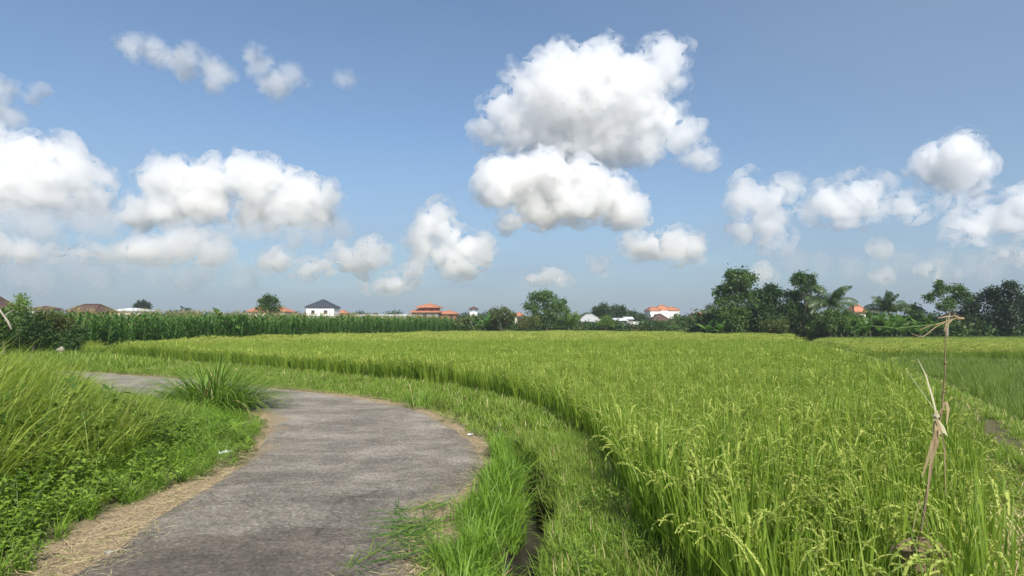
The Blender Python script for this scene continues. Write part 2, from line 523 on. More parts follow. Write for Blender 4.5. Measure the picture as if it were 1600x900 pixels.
G_ = ground
road_out = catmull([(0.9,-9), (0.25,-5), (-0.35,0), (-0.62,2.2), G_(648,900), G_(645,840), G_(690,790), G_(742,750), G_(757,720), G_(742,693), G_(695,661),
                    G_(645,638), G_(560,622), G_(480,612), G_(400,604.5), G_(330,597), G_(270,590.5), G_(200,586), G_(105,580.5), (-22,21.6), (-34,25.5), (-60,33)])
road_in = catmull([(-2.4,-9), (-2.7,-5), (-2.95,0), (-2.85,2.2), G_(118,892), G_(228,818), G_(335,752), G_(392,712), G_(415,672), G_(411,642), (-5.05,11.55), (-6.2,12.35),
                   (-7.8,13.0), (-10,13.8), (-13,14.9), (-22,18.2), (-34,22), (-60,29.5)])
road_poly = np.vstack([road_out, road_in[::-1]])
rice_left = catmull([(2.3,-6), (1.75,-1.0), (1.35,1.5), G_(1005,900,-.1), G_(985,820,-.1), G_(958,760,-.1), G_(920,705,-.1), G_(860,662,-.1), G_(780,631,-.1), G_(700,613,-.1), G_(600,601,-.1),
                     G_(500,591,-.1), G_(400,581,-.1), G_(300,572,-.1), G_(200,563,-.1), G_(133,556,-.1)], 0.4)
path_line = catmull([(3.6,-4), (4.3,1.0), (5.0,4.2), G_(1600,722), G_(1548,676), G_(1500,643), G_(1460,616), G_(1400,585), G_(1340,561), G_(1290,545), G_(1262,536), (40,75)], 0.4)
rice_right = catmull([(2.0,-6), (1.95,0.5), G_(1600,870,.58), G_(1570,800,.58), G_(1525,725,.58), G_(1484,655,.58), G_(1450,622,.58), G_(1400,591,.58), G_(1335,561,.58), G_(1268,540,.58), (19.5,43), (24.5,54), (29.5,64)], 0.4)
rice_far = np.array([(30.5, 66), (18, 84), (5, 97), (-8, 93), (-15, 82), (-22.5, 46), (-20.5, 29.5)])
rice_poly = np.vstack([rice_left[:-1], rice_left[-1:], rice_far[::-1], rice_right[::-1]])
ditch_line = catmull([(0.75,-5), (0.40,0), (0.16,2.6), G_(806,900), G_(838,810), G_(834,760), G_(815,715), G_(788,688), G_(752,664), G_(705,645), G_(655,629)], 0.25)
right_near = np.vstack([path_line[path_line[:, 1] > 2.0] + np.array([0.75, 0.2]), [(46, 80), (75, 72), (60, 30), (30, 8), (14, 2)]])

def vnoise(x, y, s, seed=0.0):
    """smooth value noise, vectorised"""
    x = x / s + seed * 17.3; y = y / s + seed * 7.1
    xi = np.floor(x).astype(int); yi = np.floor(y).astype(int)
    fx = x - xi; fy = y - yi
    fx = fx * fx * (3 - 2 * fx); fy = fy * fy * (3 - 2 * fy)
    def h(a, b):
        n = (a * 374761393 + b * 668265263) & 0x7fffffff
        n = ((n ^ (n >> 13)) * 1274126177) & 0x7fffffff
        return ((n ^ (n >> 16)) & 0xffff) / 65535.0
    return (h(xi, yi) * (1-fx) + h(xi+1, yi) * fx) * (1-fy) + (h(xi, yi+1) * (1-fx) + h(xi+1, yi+1) * fx) * fy - 0.5

def smooth01(x): x = np.clip(x, 0, 1); return x * x * (3 - 2 * x)

def bank_side(P):
    """True on the left bank of the lane (its inner side)"""
    poly = np.vstack([road_in, [(-60, 29.0), (-60, -9)]])
    return inside(P, poly)

def margin_width(P):
    """width of the bare sandy strip beside the lane"""
    x, y = P[:, 0], P[:, 1]
    return 0.20 + 0.50 * vnoise(x, y, 0.9, 5) + 0.32 * vnoise(x, y, 0.22, 6) + 0.20 * smooth01((6.6 - y) / 2.0) * (x < -1.2) + 0.14 * np.exp(-((x + .5) / .5) ** 2 - ((y - 4.6) / 1.0) ** 2)

def terrain(P):
    """height and zone weights at plan points"""
    near = (np.abs(P[:, 0]) < 70) & (P[:, 1] > -12) & (P[:, 1] < 110)
    z = np.full(len(P), -0.15); dry = np.zeros(len(P)); mud = np.zeros(len(P)); bare = np.zeros(len(P))
    Q = P[near]; x, y = Q[:, 0], Q[:, 1]
    dr = signed(Q, road_poly)
    di = poly_dist(Q, ditch_line)
    ri = signed(Q, rice_poly)
    pa = poly_dist(Q, path_line)
    rn = signed(Q, right_near)
    q = np.full(len(Q), 0.0)
    q += vnoise(x, y, 0.9, 1) * 0.07 + vnoise(x, y, 0.25, 2) * 0.03
    q = np.where(dr < 0.5, q * np.clip(dr / 0.5, 0, 1) - 0.012 * (dr < 0.02), q)
    bank = bank_side(Q)
    q += np.where(bank, 0.22 * smooth01((dr - 0.3) / 1.6), 0)
    wd = 0.17 + 0.05 * vnoise(x, y, 0.5, 3)
    q -= (0.08 + 0.34 * np.clip((9.0 - y) / 1.6, 0, 1)) * np.exp(-(di / wd) ** 4) * (dr > 0.03)
    wr = smooth01(-ri / 0.25)
    q = q * (1 - wr) + wr * (-0.16 + vnoise(x, y, 0.3, 4) * 0.04)
    q += 0.10 * np.exp(-(pa / 0.42) ** 4)
    wn = smooth01(-rn / 0.3)
    q = q * (1 - wn) + wn * (-0.2)
    q -= 0.24 * np.exp(-((pa - 0.80) / 0.22) ** 2) * (rn < 0.8) * (ri > 0.2) * (rn > -.3)
    far = smooth01((np.hypot(x, y) - 45) / 40)
    q = q * (1 - far) + far * -0.15
    z[near] = q
    edge = margin_width(Q)
    dry[near] = smooth01((edge - dr) / 0.2 ) * (dr > -1)
    mud[near] = np.maximum(np.maximum(np.exp(-(di / 0.24) ** 4) * np.clip((9.6 - y) / 1.6, 0, 1), wr), wn)
    bare[near] = np.exp(-(pa / 0.24) ** 4) * np.clip(0.35 + 1.7 * vnoise(x, y, 0.45, 8), 0, 1) * smooth01((15 - y) / 4)
    return z, dry, mud, bare

def height(P):
    return terrain(np.atleast_2d(np.array(P, float)))[0]

def build_ground():
    rad = np.concatenate([[0.0], np.geomspace(0.5, 3.0, 12), np.geomspace(3.0, 22.0, 190)[1:], np.geomspace(22, 120, 60)[1:], np.geomspace(120, 5000, 26)[1:]])
    fine = np.linspace(-58, 58, 560); rest = np.linspace(58, 302, 62)[1:-1]
    ang = np.radians(np.concatenate([fine, rest]))
    na = len(ang)
    A, Rr = np.meshgrid(ang, rad[1:])
    P = np.stack([np.sin(A) * Rr, np.cos(A) * Rr], -1).reshape(-1, 2)
    P = np.vstack([[0, 0], P])
    z, dry, mud, bare = terrain(P)
    faces = []
    nr = len(rad) - 1
    for k in range(na): faces.append((0, 1 + (k + 1) % na, 1 + k))
    idx = 1 + np.arange(nr * na).reshape(nr, na)
    a = idx[:-1]; b = np.roll(idx, -1, 1)[:-1]; c = np.roll(idx, -1, 1)[1:]; d = idx[1:]
    quads = np.stack([a, b, c, d], -1).reshape(-1, 4)
    me = bpy.data.meshes.new('ground')
    me.from_pydata(np.column_stack([P, z]).tolist(), [], faces + quads.tolist())
    me.polygons.foreach_set('use_smooth', [True] * len(me.polygons))
    for nm, arr in (('dry', dry), ('mud', mud), ('bare', bare)):
        at = me.attributes.new(nm, 'FLOAT', 'POINT'); at.data.foreach_set('value', arr.astype(np.float32))
    m, nt, out = new_mat('ground_soil')
    geo = N(nt, 'ShaderNodeNewGeometry')
    n1 = N(nt, 'ShaderNodeTexNoise'); n1.inputs['Scale'].default_value = 2.3; n1.inputs['Detail'].default_value = 8; n1.inputs['Roughness'].default_value = .65
    n2 = N(nt, 'ShaderNodeTexNoise'); n2.inputs['Scale'].default_value = 38; n2.inputs['Detail'].default_value = 6; n2.inputs['Roughness'].default_value = .7
    nt.links.new(geo.outputs['Position'], n1.inputs['Vector']); nt.links.new(geo.outputs['Position'], n2.inputs['Vector'])
    soil = ramp(nt, [(0.3, (0.045, 0.048, 0.018)), (0.7, (0.115, 0.110, 0.045))]); nt.links.new(n1.outputs['Fac'], soil.inputs[0])
    sand = ramp(nt, [(0.30, (0.10, 0.075, 0.045)), (0.46, (0.22, 0.165, 0.10)), (0.60, (0.34, 0.26, 0.165)), (0.75, (0.46, 0.37, 0.245))]); nt.links.new(n2.outputs['Fac'], sand.inputs[0])
    wet = ramp(nt, [(0.3, (0.018, 0.016, 0.010)), (0.7, (0.045, 0.040, 0.025))]); nt.links.new(n1.outputs['Fac'], wet.inputs[0])
    pth = ramp(nt, [(0.3, (0.055, 0.048, 0.028)), (0.7, (0.17, 0.14, 0.085))]); nt.links.new(n2.outputs['Fac'], pth.inputs[0])
    def attr(nm):
        a_ = N(nt, 'ShaderNodeAttribute'); a_.attribute_name = nm; return a_.outputs['Fac']
    c_ = mixrgb(nt, soil.outputs[0], wet.outputs[0], attr('mud'))
    c_ = mixrgb(nt, c_, pth.outputs[0], attr('bare'))
    c_ = mixrgb(nt, c_, sand.outputs[0], attr('dry'))
    p = N(nt, 'ShaderNodeBsdfPrincipled'); nt.links.new(c_, p.inputs['Base Color'])
    p.inputs['Roughness'].default_value = 0.9; p.inputs['Specular IOR Level'].default_value = 0.2
    bp = N(nt, 'ShaderNodeBump'); bp.inputs['Strength'].default_value = 0.7; bp.inputs['Distance'].default_value = 0.02
    nt.links.new(n2.outputs['Fac'], bp.inputs['Height']); nt.links.new(bp.outputs[0], p.inputs['Normal'])
    nt.links.new(p.outputs[0], out.inputs['Surface'])
    me.materials.append(m)
    o = bpy.data.objects.new('ground', me); COL.objects.link(o)
    tag(o, 'soil ground with sandy lane margins, muddy rice beds and grass banks', 'ground', kind='structure')
    return o
ground_obj = build_ground()

def build_road():
    """concrete lane: a worn slab with crumbling edges, 3 cm thick"""
    n = 360
    def resample(L):
        s = np.concatenate([[0], np.cumsum(np.linalg.norm(np.diff(L, axis=0), axis=1))])
        t = np.linspace(0, s[-1], n)
        return np.column_stack([np.interp(t, s, L[:, 0]), np.interp(t, s, L[:, 1])])
    # match both edges section by section so that cross lines stay square to the lane
    fo = [0, np.argmin(np.hypot(*(road_out - G_(648,900)).T)), np.argmin(np.hypot(*(road_out - G_(757,720)).T)), np.argmin(np.hypot(*(road_out - G_(480,612)).T)),
          np.argmin(np.hypot(*(road_out - G_(270,590.5)).T)), len(road_out) - 1]
    fi = [0, np.argmin(np.hypot(*(road_in - G_(118,892)).T)), np.argmin(np.hypot(*(road_in - G_(405,700)).T)), np.argmin(np.hypot(*(road_in - np.array([-5.05, 11.55])).T)),
          np.argmin(np.hypot(*(road_in - np.array([-7.8, 13.0])).T)), len(road_in) - 1]
    A, B = [], []
    for k in range(5):
        n = (60, 130, 150, 60, 120)[k]
        A.append(resample(road_out[fo[k]:fo[k+1]+1])[:-1]); B.append(resample(road_in[fi[k]:fi[k+1]+1])[:-1])
    A = np.vstack(A); B = np.vstack(B)
    m_ = 28
    V, Fc = [], []
    for i in range(len(A)):
        for j in range(m_ + 1):
            t = j / m_
            p = A[i] * (1 - t) + B[i] * t
            e = min(t, 1 - t)
            if j in (0, m_):
                w = (vnoise(np.array([p[0]]), np.array([p[1]]), 0.35, 12)[0] * 0.16 + vnoise(np.array([p[0]]), np.array([p[1]]), 0.1, 13)[0] * 0.07)
                d = (A[i] - B[i]) / np.linalg.norm(A[i] - B[i]) * (1 if j == 0 else -1)
                p = p + d * (w + 0.02)
                V.append((p[0], p[1], -0.03))
            else:
                z = 0.006 + 0.012 * smooth01(np.array([e * 12]))[0] + vnoise(np.array([p[0]]), np.array([p[1]]), 1.3, 14)[0] * 0.014
                V.append((p[0], p[1], z))
    for i in range(len(A) - 1):
        for j in range(m_):
            a = i * (m_ + 1) + j
            Fc.append((a, a + 1, a + m_ + 2, a + m_ + 1))
    m, nt, out = new_mat('worn_concrete')
    geo = N(nt, 'ShaderNodeNewGeometry')
    def nz(scale, det, rough=.6, stretch=None):
        n_ = N(nt, 'ShaderNodeTexNoise'); n_.inputs['Scale'].default_value = scale; n_.inputs['Detail'].default_value = det; n_.inputs['Roughness'].default_value = rough
        if stretch:
            mp_ = N(nt, 'ShaderNodeMapping'); mp_.inputs['Scale'].default_value = stretch
            nt.links.new(geo.outputs['Position'], mp_.inputs['Vector']); nt.links.new(mp_.outputs[0], n_.inputs['Vector'])
        else: nt.links.new(geo.outputs['Position'], n_.inputs['Vector'])
        return n_.outputs['Fac']
    big = ramp(nt, [(0.32, (0.150, 0.131, 0.106)), (0.48, (0.240, 0.212, 0.175)), (0.66, (0.375, 0.333, 0.276))])
    nt.links.new(nz(1.1, 9, .68, (0.9, 1.15, 1)), big.inputs[0])
    grit = ramp(nt, [(0.38, 0.30), (0.5, 0.95), (0.63, 1.85)]); nt.links.new(nz(34, 9, .85), grit.inputs[0])
    mid = ramp(nt, [(0.3, 0.74), (0.7, 1.26)]); nt.links.new(nz(6, 8, .78, (0.75, 1.25, 1)), mid.inputs[0])
    c_ = mixrgb(nt, big.outputs[0], grit.outputs[0], 0.75, 'MULTIPLY')
    c_ = mixrgb(nt, c_, mid.outputs[0], 0.8, 'MULTIPLY')
    vs_ = N(nt, 'ShaderNodeTexVoronoi'); vs_.inputs['Scale'].default_value = 46; nt.links.new(geo.outputs['Position'], vs_.inputs['Vector'])
    sv = N(nt, 'ShaderNodeSeparateColor'); nt.links.new(vs_.outputs['Color'], sv.inputs[0])
    st_ = ramp(nt, [(0.0, 0.55), (0.5, 1.0), (0.9, 1.15), (1.0, 2.1)]); nt.links.new(sv.outputs[0], st_.inputs[0])
    c_ = mixrgb(nt, c_, st_.outputs[0], 0.38, 'MULTIPLY')
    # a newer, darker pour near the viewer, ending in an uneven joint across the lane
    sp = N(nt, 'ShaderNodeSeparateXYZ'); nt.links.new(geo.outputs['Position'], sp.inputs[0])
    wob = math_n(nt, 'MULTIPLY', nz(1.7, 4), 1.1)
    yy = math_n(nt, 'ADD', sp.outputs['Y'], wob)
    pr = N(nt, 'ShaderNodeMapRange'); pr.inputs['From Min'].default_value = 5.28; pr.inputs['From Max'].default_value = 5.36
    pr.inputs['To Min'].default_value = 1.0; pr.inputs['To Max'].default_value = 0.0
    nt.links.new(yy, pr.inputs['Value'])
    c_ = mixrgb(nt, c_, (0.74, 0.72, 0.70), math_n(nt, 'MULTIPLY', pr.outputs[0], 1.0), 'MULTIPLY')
    # hairline cracks
    vo = N(nt, 'ShaderNodeTexVoronoi'); vo.feature = 'DISTANCE_TO_EDGE'; vo.inputs['Scale'].default_value = 0.42
    wv = N(nt, 'ShaderNodeTexNoise'); wv.inputs['Scale'].default_value = 2.4; wv.inputs['Detail'].default_value = 6
    nt.links.new(geo.outputs['Position'], wv.inputs['Vector'])
    off = mixrgb(nt, geo.outputs['Position'], wv.outputs['Color'], 0.42)
    nt.links.new(off, vo.inputs['Vector'])
    cr = ramp(nt, [(0.0, 1.0), (0.0025, 0.0)]); nt.links.new(vo.outputs['Distance'], cr.inputs[0])
    c_ = mixrgb(nt, c_, (0.035, 0.032, 0.028), math_n(nt, 'MULTIPLY', cr.outputs[0], 0.55))
    # blown sand lying along the margins
    a_ = N(nt, 'ShaderNodeAttribute'); a_.attribute_name = 'sand'
    sf = math_n(nt, 'MULTIPLY', a_.outputs['Fac'], math_n(nt, 'MULTIPLY', grit.outputs[0], 0.8), clamp=True)
    c_ = mixrgb(nt, c_, (0.36, 0.275, 0.175), sf)
    p = N(nt, 'ShaderNodeBsdfPrincipled'); nt.links.new(c_, p.inputs['Base Color'])
    p.inputs['Roughness'].default_value = 0.88; p.inputs['Specular IOR Level'].default_value = 0.25
    bp = N(nt, 'ShaderNodeBump'); bp.inputs['Strength'].default_value = 0.9; bp.inputs['Distance'].default_value = 0.008
    nt.links.new(grit.outputs[0], bp.inputs['Height']); nt.links.new(bp.outputs[0], p.inputs['Normal'])
    nt.links.new(p.outputs[0], out.inputs['Surface'])
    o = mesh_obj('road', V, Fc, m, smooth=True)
    P = np.array(V)[:, :2]
    d = -signed(P, road_poly)
    sd_ = smooth01((0.22 + 0.6 * vnoise(P[:, 0], P[:, 1], 0.9, 21) + 0.35 * vnoise(P[:, 0], P[:, 1], 0.3, 22) - d) / 0.3)
    at = o.data.attributes.new('sand', 'FLOAT', 'POINT'); at.data.foreach_set('value', sd_.astype(np.float32))
    tag(o, 'grey worn concrete lane bending left between the weeds and the rice', 'road', kind='structure')
    return o
road_obj = build_road()
# ------------------------------------------------------------------ scattering of uncountable growth
def scatter(name, protos, pts, yaw, scl, idx=None, lean=None, label=None, cat=None):
    """ONE object: copies of small plants standing on points (geometry nodes)"""
    n = len(pts)
    me = bpy.data.meshes.new(name)
    me.from_pydata(np.asarray(pts, float).tolist(), [], [])
    rot = np.zeros((n, 3)); rot[:, 2] = yaw
    if lean is not None: rot[:, :2] = lean
    scl = np.asarray(scl, float)
    if scl.ndim == 1: scl = np.repeat(scl[:, None], 3, 1)
    if idx is None: idx = rng.integers(0, len(protos), n)
    a = me.attributes.new('rot', 'FLOAT_VECTOR', 'POINT'); a.data.foreach_set('vector', rot.astype(np.float32).ravel())
    a = me.attributes.new('scl', 'FLOAT_VECTOR', 'POINT'); a.data.foreach_set('vector', scl.astype(np.float32).ravel())
    a = me.attributes.new('idx', 'INT', 'POINT'); a.data.foreach_set('value', np.asarray(idx, np.int32))
    o = bpy.data.objects.new(name, me); COL.objects.link(o)
    g = bpy.data.node_groups.new(name + '_scatter', 'GeometryNodeTree')
    g.interface.new_socket('Geometry', in_out='INPUT', socket_type='NodeSocketGeometry')
    g.interface.new_socket('Geometry', in_out='OUTPUT', socket_type='NodeSocketGeometry')
    gi = g.nodes.new('NodeGroupInput'); go = g.nodes.new('NodeGroupOutput')
    iop = g.nodes.new('GeometryNodeInstanceOnPoints')
    iop.inputs['Pick Instance'].default_value = True
    jn = g.nodes.new('GeometryNodeJoinGeometry')
    for p in protos:
        oi = g.nodes.new('GeometryNodeObjectInfo'); oi.inputs['Object'].default_value = p
        oi.inputs['As Instance'].default_value = False
        ti = g.nodes.new('GeometryNodeGeometryToInstance')
        g.links.new(oi.outputs['Geometry'], ti.inputs[0]); g.links.new(ti.outputs[0], jn.inputs[0])
    def at(nm, typ):
        x = g.nodes.new('GeometryNodeInputNamedAttribute'); x.data_type = typ; x.inputs['Name'].default_value = nm
        return x.outputs['Attribute']
    g.links.new(gi.outputs[0], iop.inputs['Points']); g.links.new(jn.outputs[0], iop.inputs['Instance'])
    g.links.new(at('idx', 'INT'), iop.inputs['Instance Index'])
    g.links.new(at('rot', 'FLOAT_VECTOR'), iop.inputs['Rotation'])
    g.links.new(at('scl', 'FLOAT_VECTOR'), iop.inputs['Scale'])
    g.links.new(iop.outputs[0], go.inputs[0])
    md = o.modifiers.new('scatter', 'NODES'); md.node_group = g
    tag(o, label, cat, kind='stuff')
    return o

def jgrid(x0, x1, y0, y1, s, jit=0.4):
    """jittered grid of plan points"""
    nx = max(1, int((x1 - x0) / s)); ny = max(1, int((y1 - y0) / s))
    X, Y = np.meshgrid(x0 + (np.arange(nx) + .5) * s, y0 + (np.arange(ny) + .5) * s)
    P = np.stack([X, Y], -1).reshape(-1, 2)
    return P + rng.uniform(-jit, jit, P.shape) * s

def in_view(P, margin=1.12, back=0.8):
    """only what the photograph could show (a little to each side as well)"""
    return (P[:, 1] > back) & (np.abs(P[:, 0]) < margin * 0.84 * P[:, 1] + 1.6)

def arc_pts(r, L, lean, droop, az, n, base=(0, 0, 0), wob=0.0):
    """a stem that starts leaning by lean (rad) towards az and bends over by droop"""
    pts = [Vector(base)]; a = lean
    for i in range(n):
        t = (i + 1) / n
        a = lean + droop * t ** 1.6
        d = Vector((math.sin(a) * math.cos(az), math.sin(a) * math.sin(az), math.cos(a)))
        if wob: d += Vector((r.uniform(-wob, wob), r.uniform(-wob, wob), 0))
        pts.append(pts[-1] + d * (L / n))
    return pts

def side_of(az): return Vector((-math.sin(az), math.cos(az), 0))

def taper(w, n, tip=0.05, base=0.7):
    out = []
    for i in range(n + 1):
        t = i / n
        out.append(w * (base + (1 - base) * min(1, t / 0.3)) * (1 if t < .4 else max(tip, 1 - ((t - .4) / .6) ** 1.5)))
    return out

# ------------------------------------------------------------------ leaf colours
M_rice = leaf_mat('rice_leaf', (0.080, 0.160, 0.016), (0.270, 0.360, 0.046), trans=0.38, rough=0.5)
M_grain = leaf_mat('rice_panicle', (0.255, 0.320, 0.055), (0.430, 0.470, 0.122), trans=0.25, rough=0.6, spec=.2)
M_young = leaf_mat('young_rice_leaf', (0.105, 0.170, 0.028), (0.205, 0.275, 0.058), trans=0.42, rough=0.5)
M_grass = leaf_mat('verge_grass', (0.115, 0.200, 0.024), (0.255, 0.360, 0.052), trans=0.42, rough=0.5, patch=((0.24, 0.25, 0.06), 1.1, 0.3))
M_fresh = leaf_mat('fresh_grass', (0.090, 0.180, 0.018), (0.215, 0.345, 0.040), trans=0.40, rough=0.45)
M_tall = leaf_mat('tall_grass', (0.140, 0.210, 0.026), (0.350, 0.410, 0.085), trans=0.42, rough=0.5)
M_weed = leaf_mat('broad_weed', (0.100, 0.185, 0.020), (0.250, 0.350, 0.050), trans=0.38, rough=0.4)
M_dark = leaf_mat('dark_weed', (0.035, 0.095, 0.012), (0.090, 0.185, 0.022), trans=0.3, rough=0.4)
M_straw = leaf_mat('straw', (0.30, 0.22, 0.11), (0.58, 0.47, 0.27), trans=0.1, rough=0.8, spec=.1)
M_stem = plain_mat('green_stem', (0.09, 0.15, 0.035), rough=.6)
M_corn = leaf_mat('maize_leaf', (0.034, 0.095, 0.016), (0.095, 0.195, 0.036), trans=0.32, rough=0.42, spec=.45)
M_tassel = plain_mat('maize_tassel', (0.30, 0.26, 0.10), rough=.8)

# ------------------------------------------------------------------ small plants
def rice_hill(seed, leaves=20, pan=11, lod=0, spread=0.06, grain=True, h=0.79):
    r = random.Random(seed); mb = MB()
    for k in range(leaves):
        az = r.uniform(0, 6.283); L = h * r.uniform(0.72, 1.18); n = 6 if lod == 0 else 3
        b = (math.cos(az) * spread * r.random(), math.sin(az) * spread * r.random(), -0.02)
        pts = arc_pts(r, L * 1.04, r.uniform(0.01, 0.15), r.uniform(0.05, 1.0) * (1 if r.random() < .38 else 0.25), az, n, b)
        w = r.uniform(0.011, 0.0175) * (1 if lod == 0 else 1.5)
        mb.blade(pts, taper(w, n), side_of(az + r.uniform(-.5, .5)), 0.35 if lod == 0 else 0.0, 0)
    for k in range(pan):
        az = r.gauss(0.2, 1.5); L = h * r.uniform(0.86, 1.12)
        b = (math.cos(az) * spread * r.random(), math.sin(az) * spread * r.random(), 0)
        nn = 5
        st = arc_pts(r, L * 0.76, r.uniform(0.02, 0.15), 0.10, az, 3, b)
        w = 0.0035 if lod == 0 else 0.006
        mb.blade(st, [w] * len(st), side_of(az), 0.0, 0)
        a0 = r.uniform(0.25, 0.6)
        pa = arc_pts(r, h * r.uniform(0.22, 0.31), a0, r.uniform(0.8, 2.3), az, nn, st[-1])
        if not grain: continue
        if lod == 0:
            mb.blade(pa, [0.005, .010, .012, .012, .009, .003], side_of(az), 0.0, 1)
            for q in range(52):
                t = (0.15 + 0.85 * r.random()) * nn; i = min(nn - 1, int(t)); f = t - i
                c = Vector(pa[i]).lerp(Vector(pa[i + 1]), f)
                d = (Vector(pa[i + 1]) - Vector(pa[i])).normalized()
                s_ = Vector((r.uniform(-1, 1), r.uniform(-1, 1), r.uniform(-1, 1))).normalized()
                d2 = (d * 0.8 + s_ * 0.55 + Vector((0, 0, -.25))).normalized()
                c = c + s_ * (0.011 * math.sin(math.pi * min(.97, .1 + t / nn * .9)))
                e = d2.cross(s_)
                if e.length < 1e-3: continue
                e.normalize(); e *= 0.0036; l_ = d2 * r.uniform(0.0060, 0.0085)
                mb.add([c - l_, c + e, c + l_, c - e], [(0, 1, 2, 3)], 1)
        else:
            mb.blade(pa, [0.006, 0.016, 0.019, 0.018, 0.014, 0.005], side_of(az), 0.0, 1)
            mb.blade(pa, [0.005, 0.013, 0.016, 0.014, 0.010, 0.004], Vector((0.3, 0.2, 1)), 0.0, 1)
    return mb.build('rice_hill', [M_rice, M_grain], link=False)

def rice_patch(seed, mat_leaf, hills=5, size=0.5, h=0.7, pan=6, leaves=9, w=0.022):
    r = random.Random(seed); mb = MB()
    for q in range(hills):
        bx, by = r.uniform(-size/2, size/2), r.uniform(-size/2, size/2)
        for k in range(leaves):
            az = r.uniform(0, 6.283); L = h * r.uniform(0.7, 1.18)
            pts = arc_pts(r, L, r.uniform(0.05, 0.35), r.uniform(0.05, 1.1), az, 3, (bx + r.uniform(-.06, .06), by + r.uniform(-.06, .06), 0))
            mb.blade(pts, taper(w * r.uniform(.7, 1.2), 3), side_of(az + r.uniform(-.6, .6)), 0, 0)
        for k in range(pan):
            az = r.gauss(.2, 1.6); hh = h * r.uniform(0.72, 0.98)
            pa = arc_pts(r, h * r.uniform(0.28, 0.4), r.uniform(.2, .6), r.uniform(.9, 2.0), az, 3, (bx + r.uniform(-.1, .1), by + r.uniform(-.1, .1), hh))
            mb.blade(pa, [0.008, 0.022, 0.020, 0.006], side_of(az), 0, 1)
            mb.blade(pa, [0.006, 0.018, 0.016, 0.005], Vector((.2, .1, 1)), 0, 1)
    return mb.build('rice_patch', [mat_leaf, M_grain], link=False)

def grass_tuft(seed, mats, n=26, L=(0.10, 0.28), w=0.006, spread=0.07, lean=(0.05, .7), droop=(.1, 1.3), seg=3, bias=None, straw=0.06):
    r = random.Random(seed); mb = MB()
    for k in range(n):
        az = r.uniform(0, 6.283) if bias is None or r.random() < .3 else r.gauss(bias, 0.8)
        a2 = r.uniform(0, 6.283)
        b = (math.cos(a2) * spread * r.random(), math.sin(a2) * spread * r.random(), -0.01)
        pts = arc_pts(r, r.uniform(*L), r.uniform(*lean), r.uniform(*droop), az, seg, b)
        mb.blade(pts, taper(w * r.uniform(.7, 1.3), seg), side_of(az + r.uniform(-.6, .6)), 0, 1 if r.random() < straw else 0)
    return mb.build('grass_tuft', mats, link=False)

def leaf_shape(mb, c, d, up, L, W, mi=0, sag=0.15):
    d = Vector(d).normalized(); s = d.cross(Vector(up))
    if s.length < 1e-3: s = d.cross(Vector((1, 0, 0)))
    s.normalize(); u = s.cross(d)
    c = Vector(c)
    mid1 = c + d * L * .3; mid2 = c + d * L * .65 - Vector((0, 0, 1)) * L * sag * .4; tip = c + d * L - Vector((0, 0, 1)) * L * sag
    lift = u * W * 0.16
    vs = [c, mid1 + s * W * .5 + lift, mid1, mid1 - s * W * .5 + lift, mid2 + s * W * .38 + lift, mid2, mid2 - s * W * .38 + lift, tip]
    mb.add(vs, [(0, 2, 1), (0, 3, 2), (1, 2, 5, 4), (2, 3, 6, 5), (4, 5, 7), (5, 6, 7)], mi)

def broad_weed(seed, mats, h=0.5, stems=4, leaf=(0.05, 0.09), per=11):
    r = random.Random(seed); mb = MB()
    for s_ in range(stems):
        az = r.uniform(0, 6.283)
        st = arc_pts(r, h * r.uniform(.6, 1.1), r.uniform(.05, .6), r.uniform(0, .6), az, 5, (r.uniform(-.06, .06), r.uniform(-.06, .06), 0))
        mb.tube(st, [0.005, .0045, .004, .0035, .003, .002], 4, 1)
        for k in range(per):
            t = (0.2 + 0.8 * (k + r.random()) / per) * 5; i = min(4, int(t))
            c = Vector(st[i]).lerp(Vector(st[i+1]), t - i)
            a2 = k * 2.4 + r.uniform(-.5, .5)
            d = Vector((math.cos(a2), math.sin(a2), r.uniform(-.1, .7)))
            L = r.uniform(*leaf)
            leaf_shape(mb, c + d * .012, d, (0, 0, 1), L, L * r.uniform(.45, .65), 0, r.uniform(.05, .35))
    return mb.build('broad_weed', mats, link=False)

def fern_weed(seed, mats, fronds=8, L=(0.3, 0.55)):
    """feathery compound leaves"""
    r = random.Random(seed); mb = MB()
    for k in range(fronds):
        az = r.uniform(0, 6.283)
        pts = arc_pts(r, r.uniform(*L), r.uniform(.2, .9), r.uniform(.3, 1.1), az, 9, (0, 0, r.uniform(0, .15)))
        mb.blade(pts, [0.004] * 10, side_of(az), 0, 1)
        for i in range(2, 10):
            c = Vector(pts[i]); fw = (c - Vector(pts[i-1])).normalized()
            for q in (0, .5):
                c2 = c - fw * q * (Vector(pts[i]) - Vector(pts[i-1])).length
                for sgn in (-1, 1):
                    d = side_of(az) * sgn + fw * .55 + Vector((0, 0, .1))
                    l_ = 0.085 * math.sin(math.pi * min(1, (i + .6 - q) / 10.5)) ** .7 + .012
                    leaf_shape(mb, c2, d, (0, 0, 1), l_, 0.02, 0, .2)
    return mb.build('fern_weed', mats, link=False)

def scrap(seed, mats, n=16, L=(0.04, .2), w=.004, size=.15):
    """loose stalks lying flat"""
    r = random.Random(seed); mb = MB()
    for k in range(n):
        az = r.uniform(0, 6.283); l_ = r.uniform(*L)
        c = Vector((r.uniform(-size, size), r.uniform(-size, size), r.uniform(.004, .02)))
        d = Vector((math.cos(az), math.sin(az), r.uniform(-.05, .12)))
        mb.blade([c, c + d * l_ * .5 + Vector((0, 0, .004)), c + d * l_], [w, w, w * .5], side_of(az) + Vector((0, 0, r.uniform(-.5, .5))), 0, 1 if r.random() < .25 else 0)
    return mb.build('loose_stalks', mats, link=False)

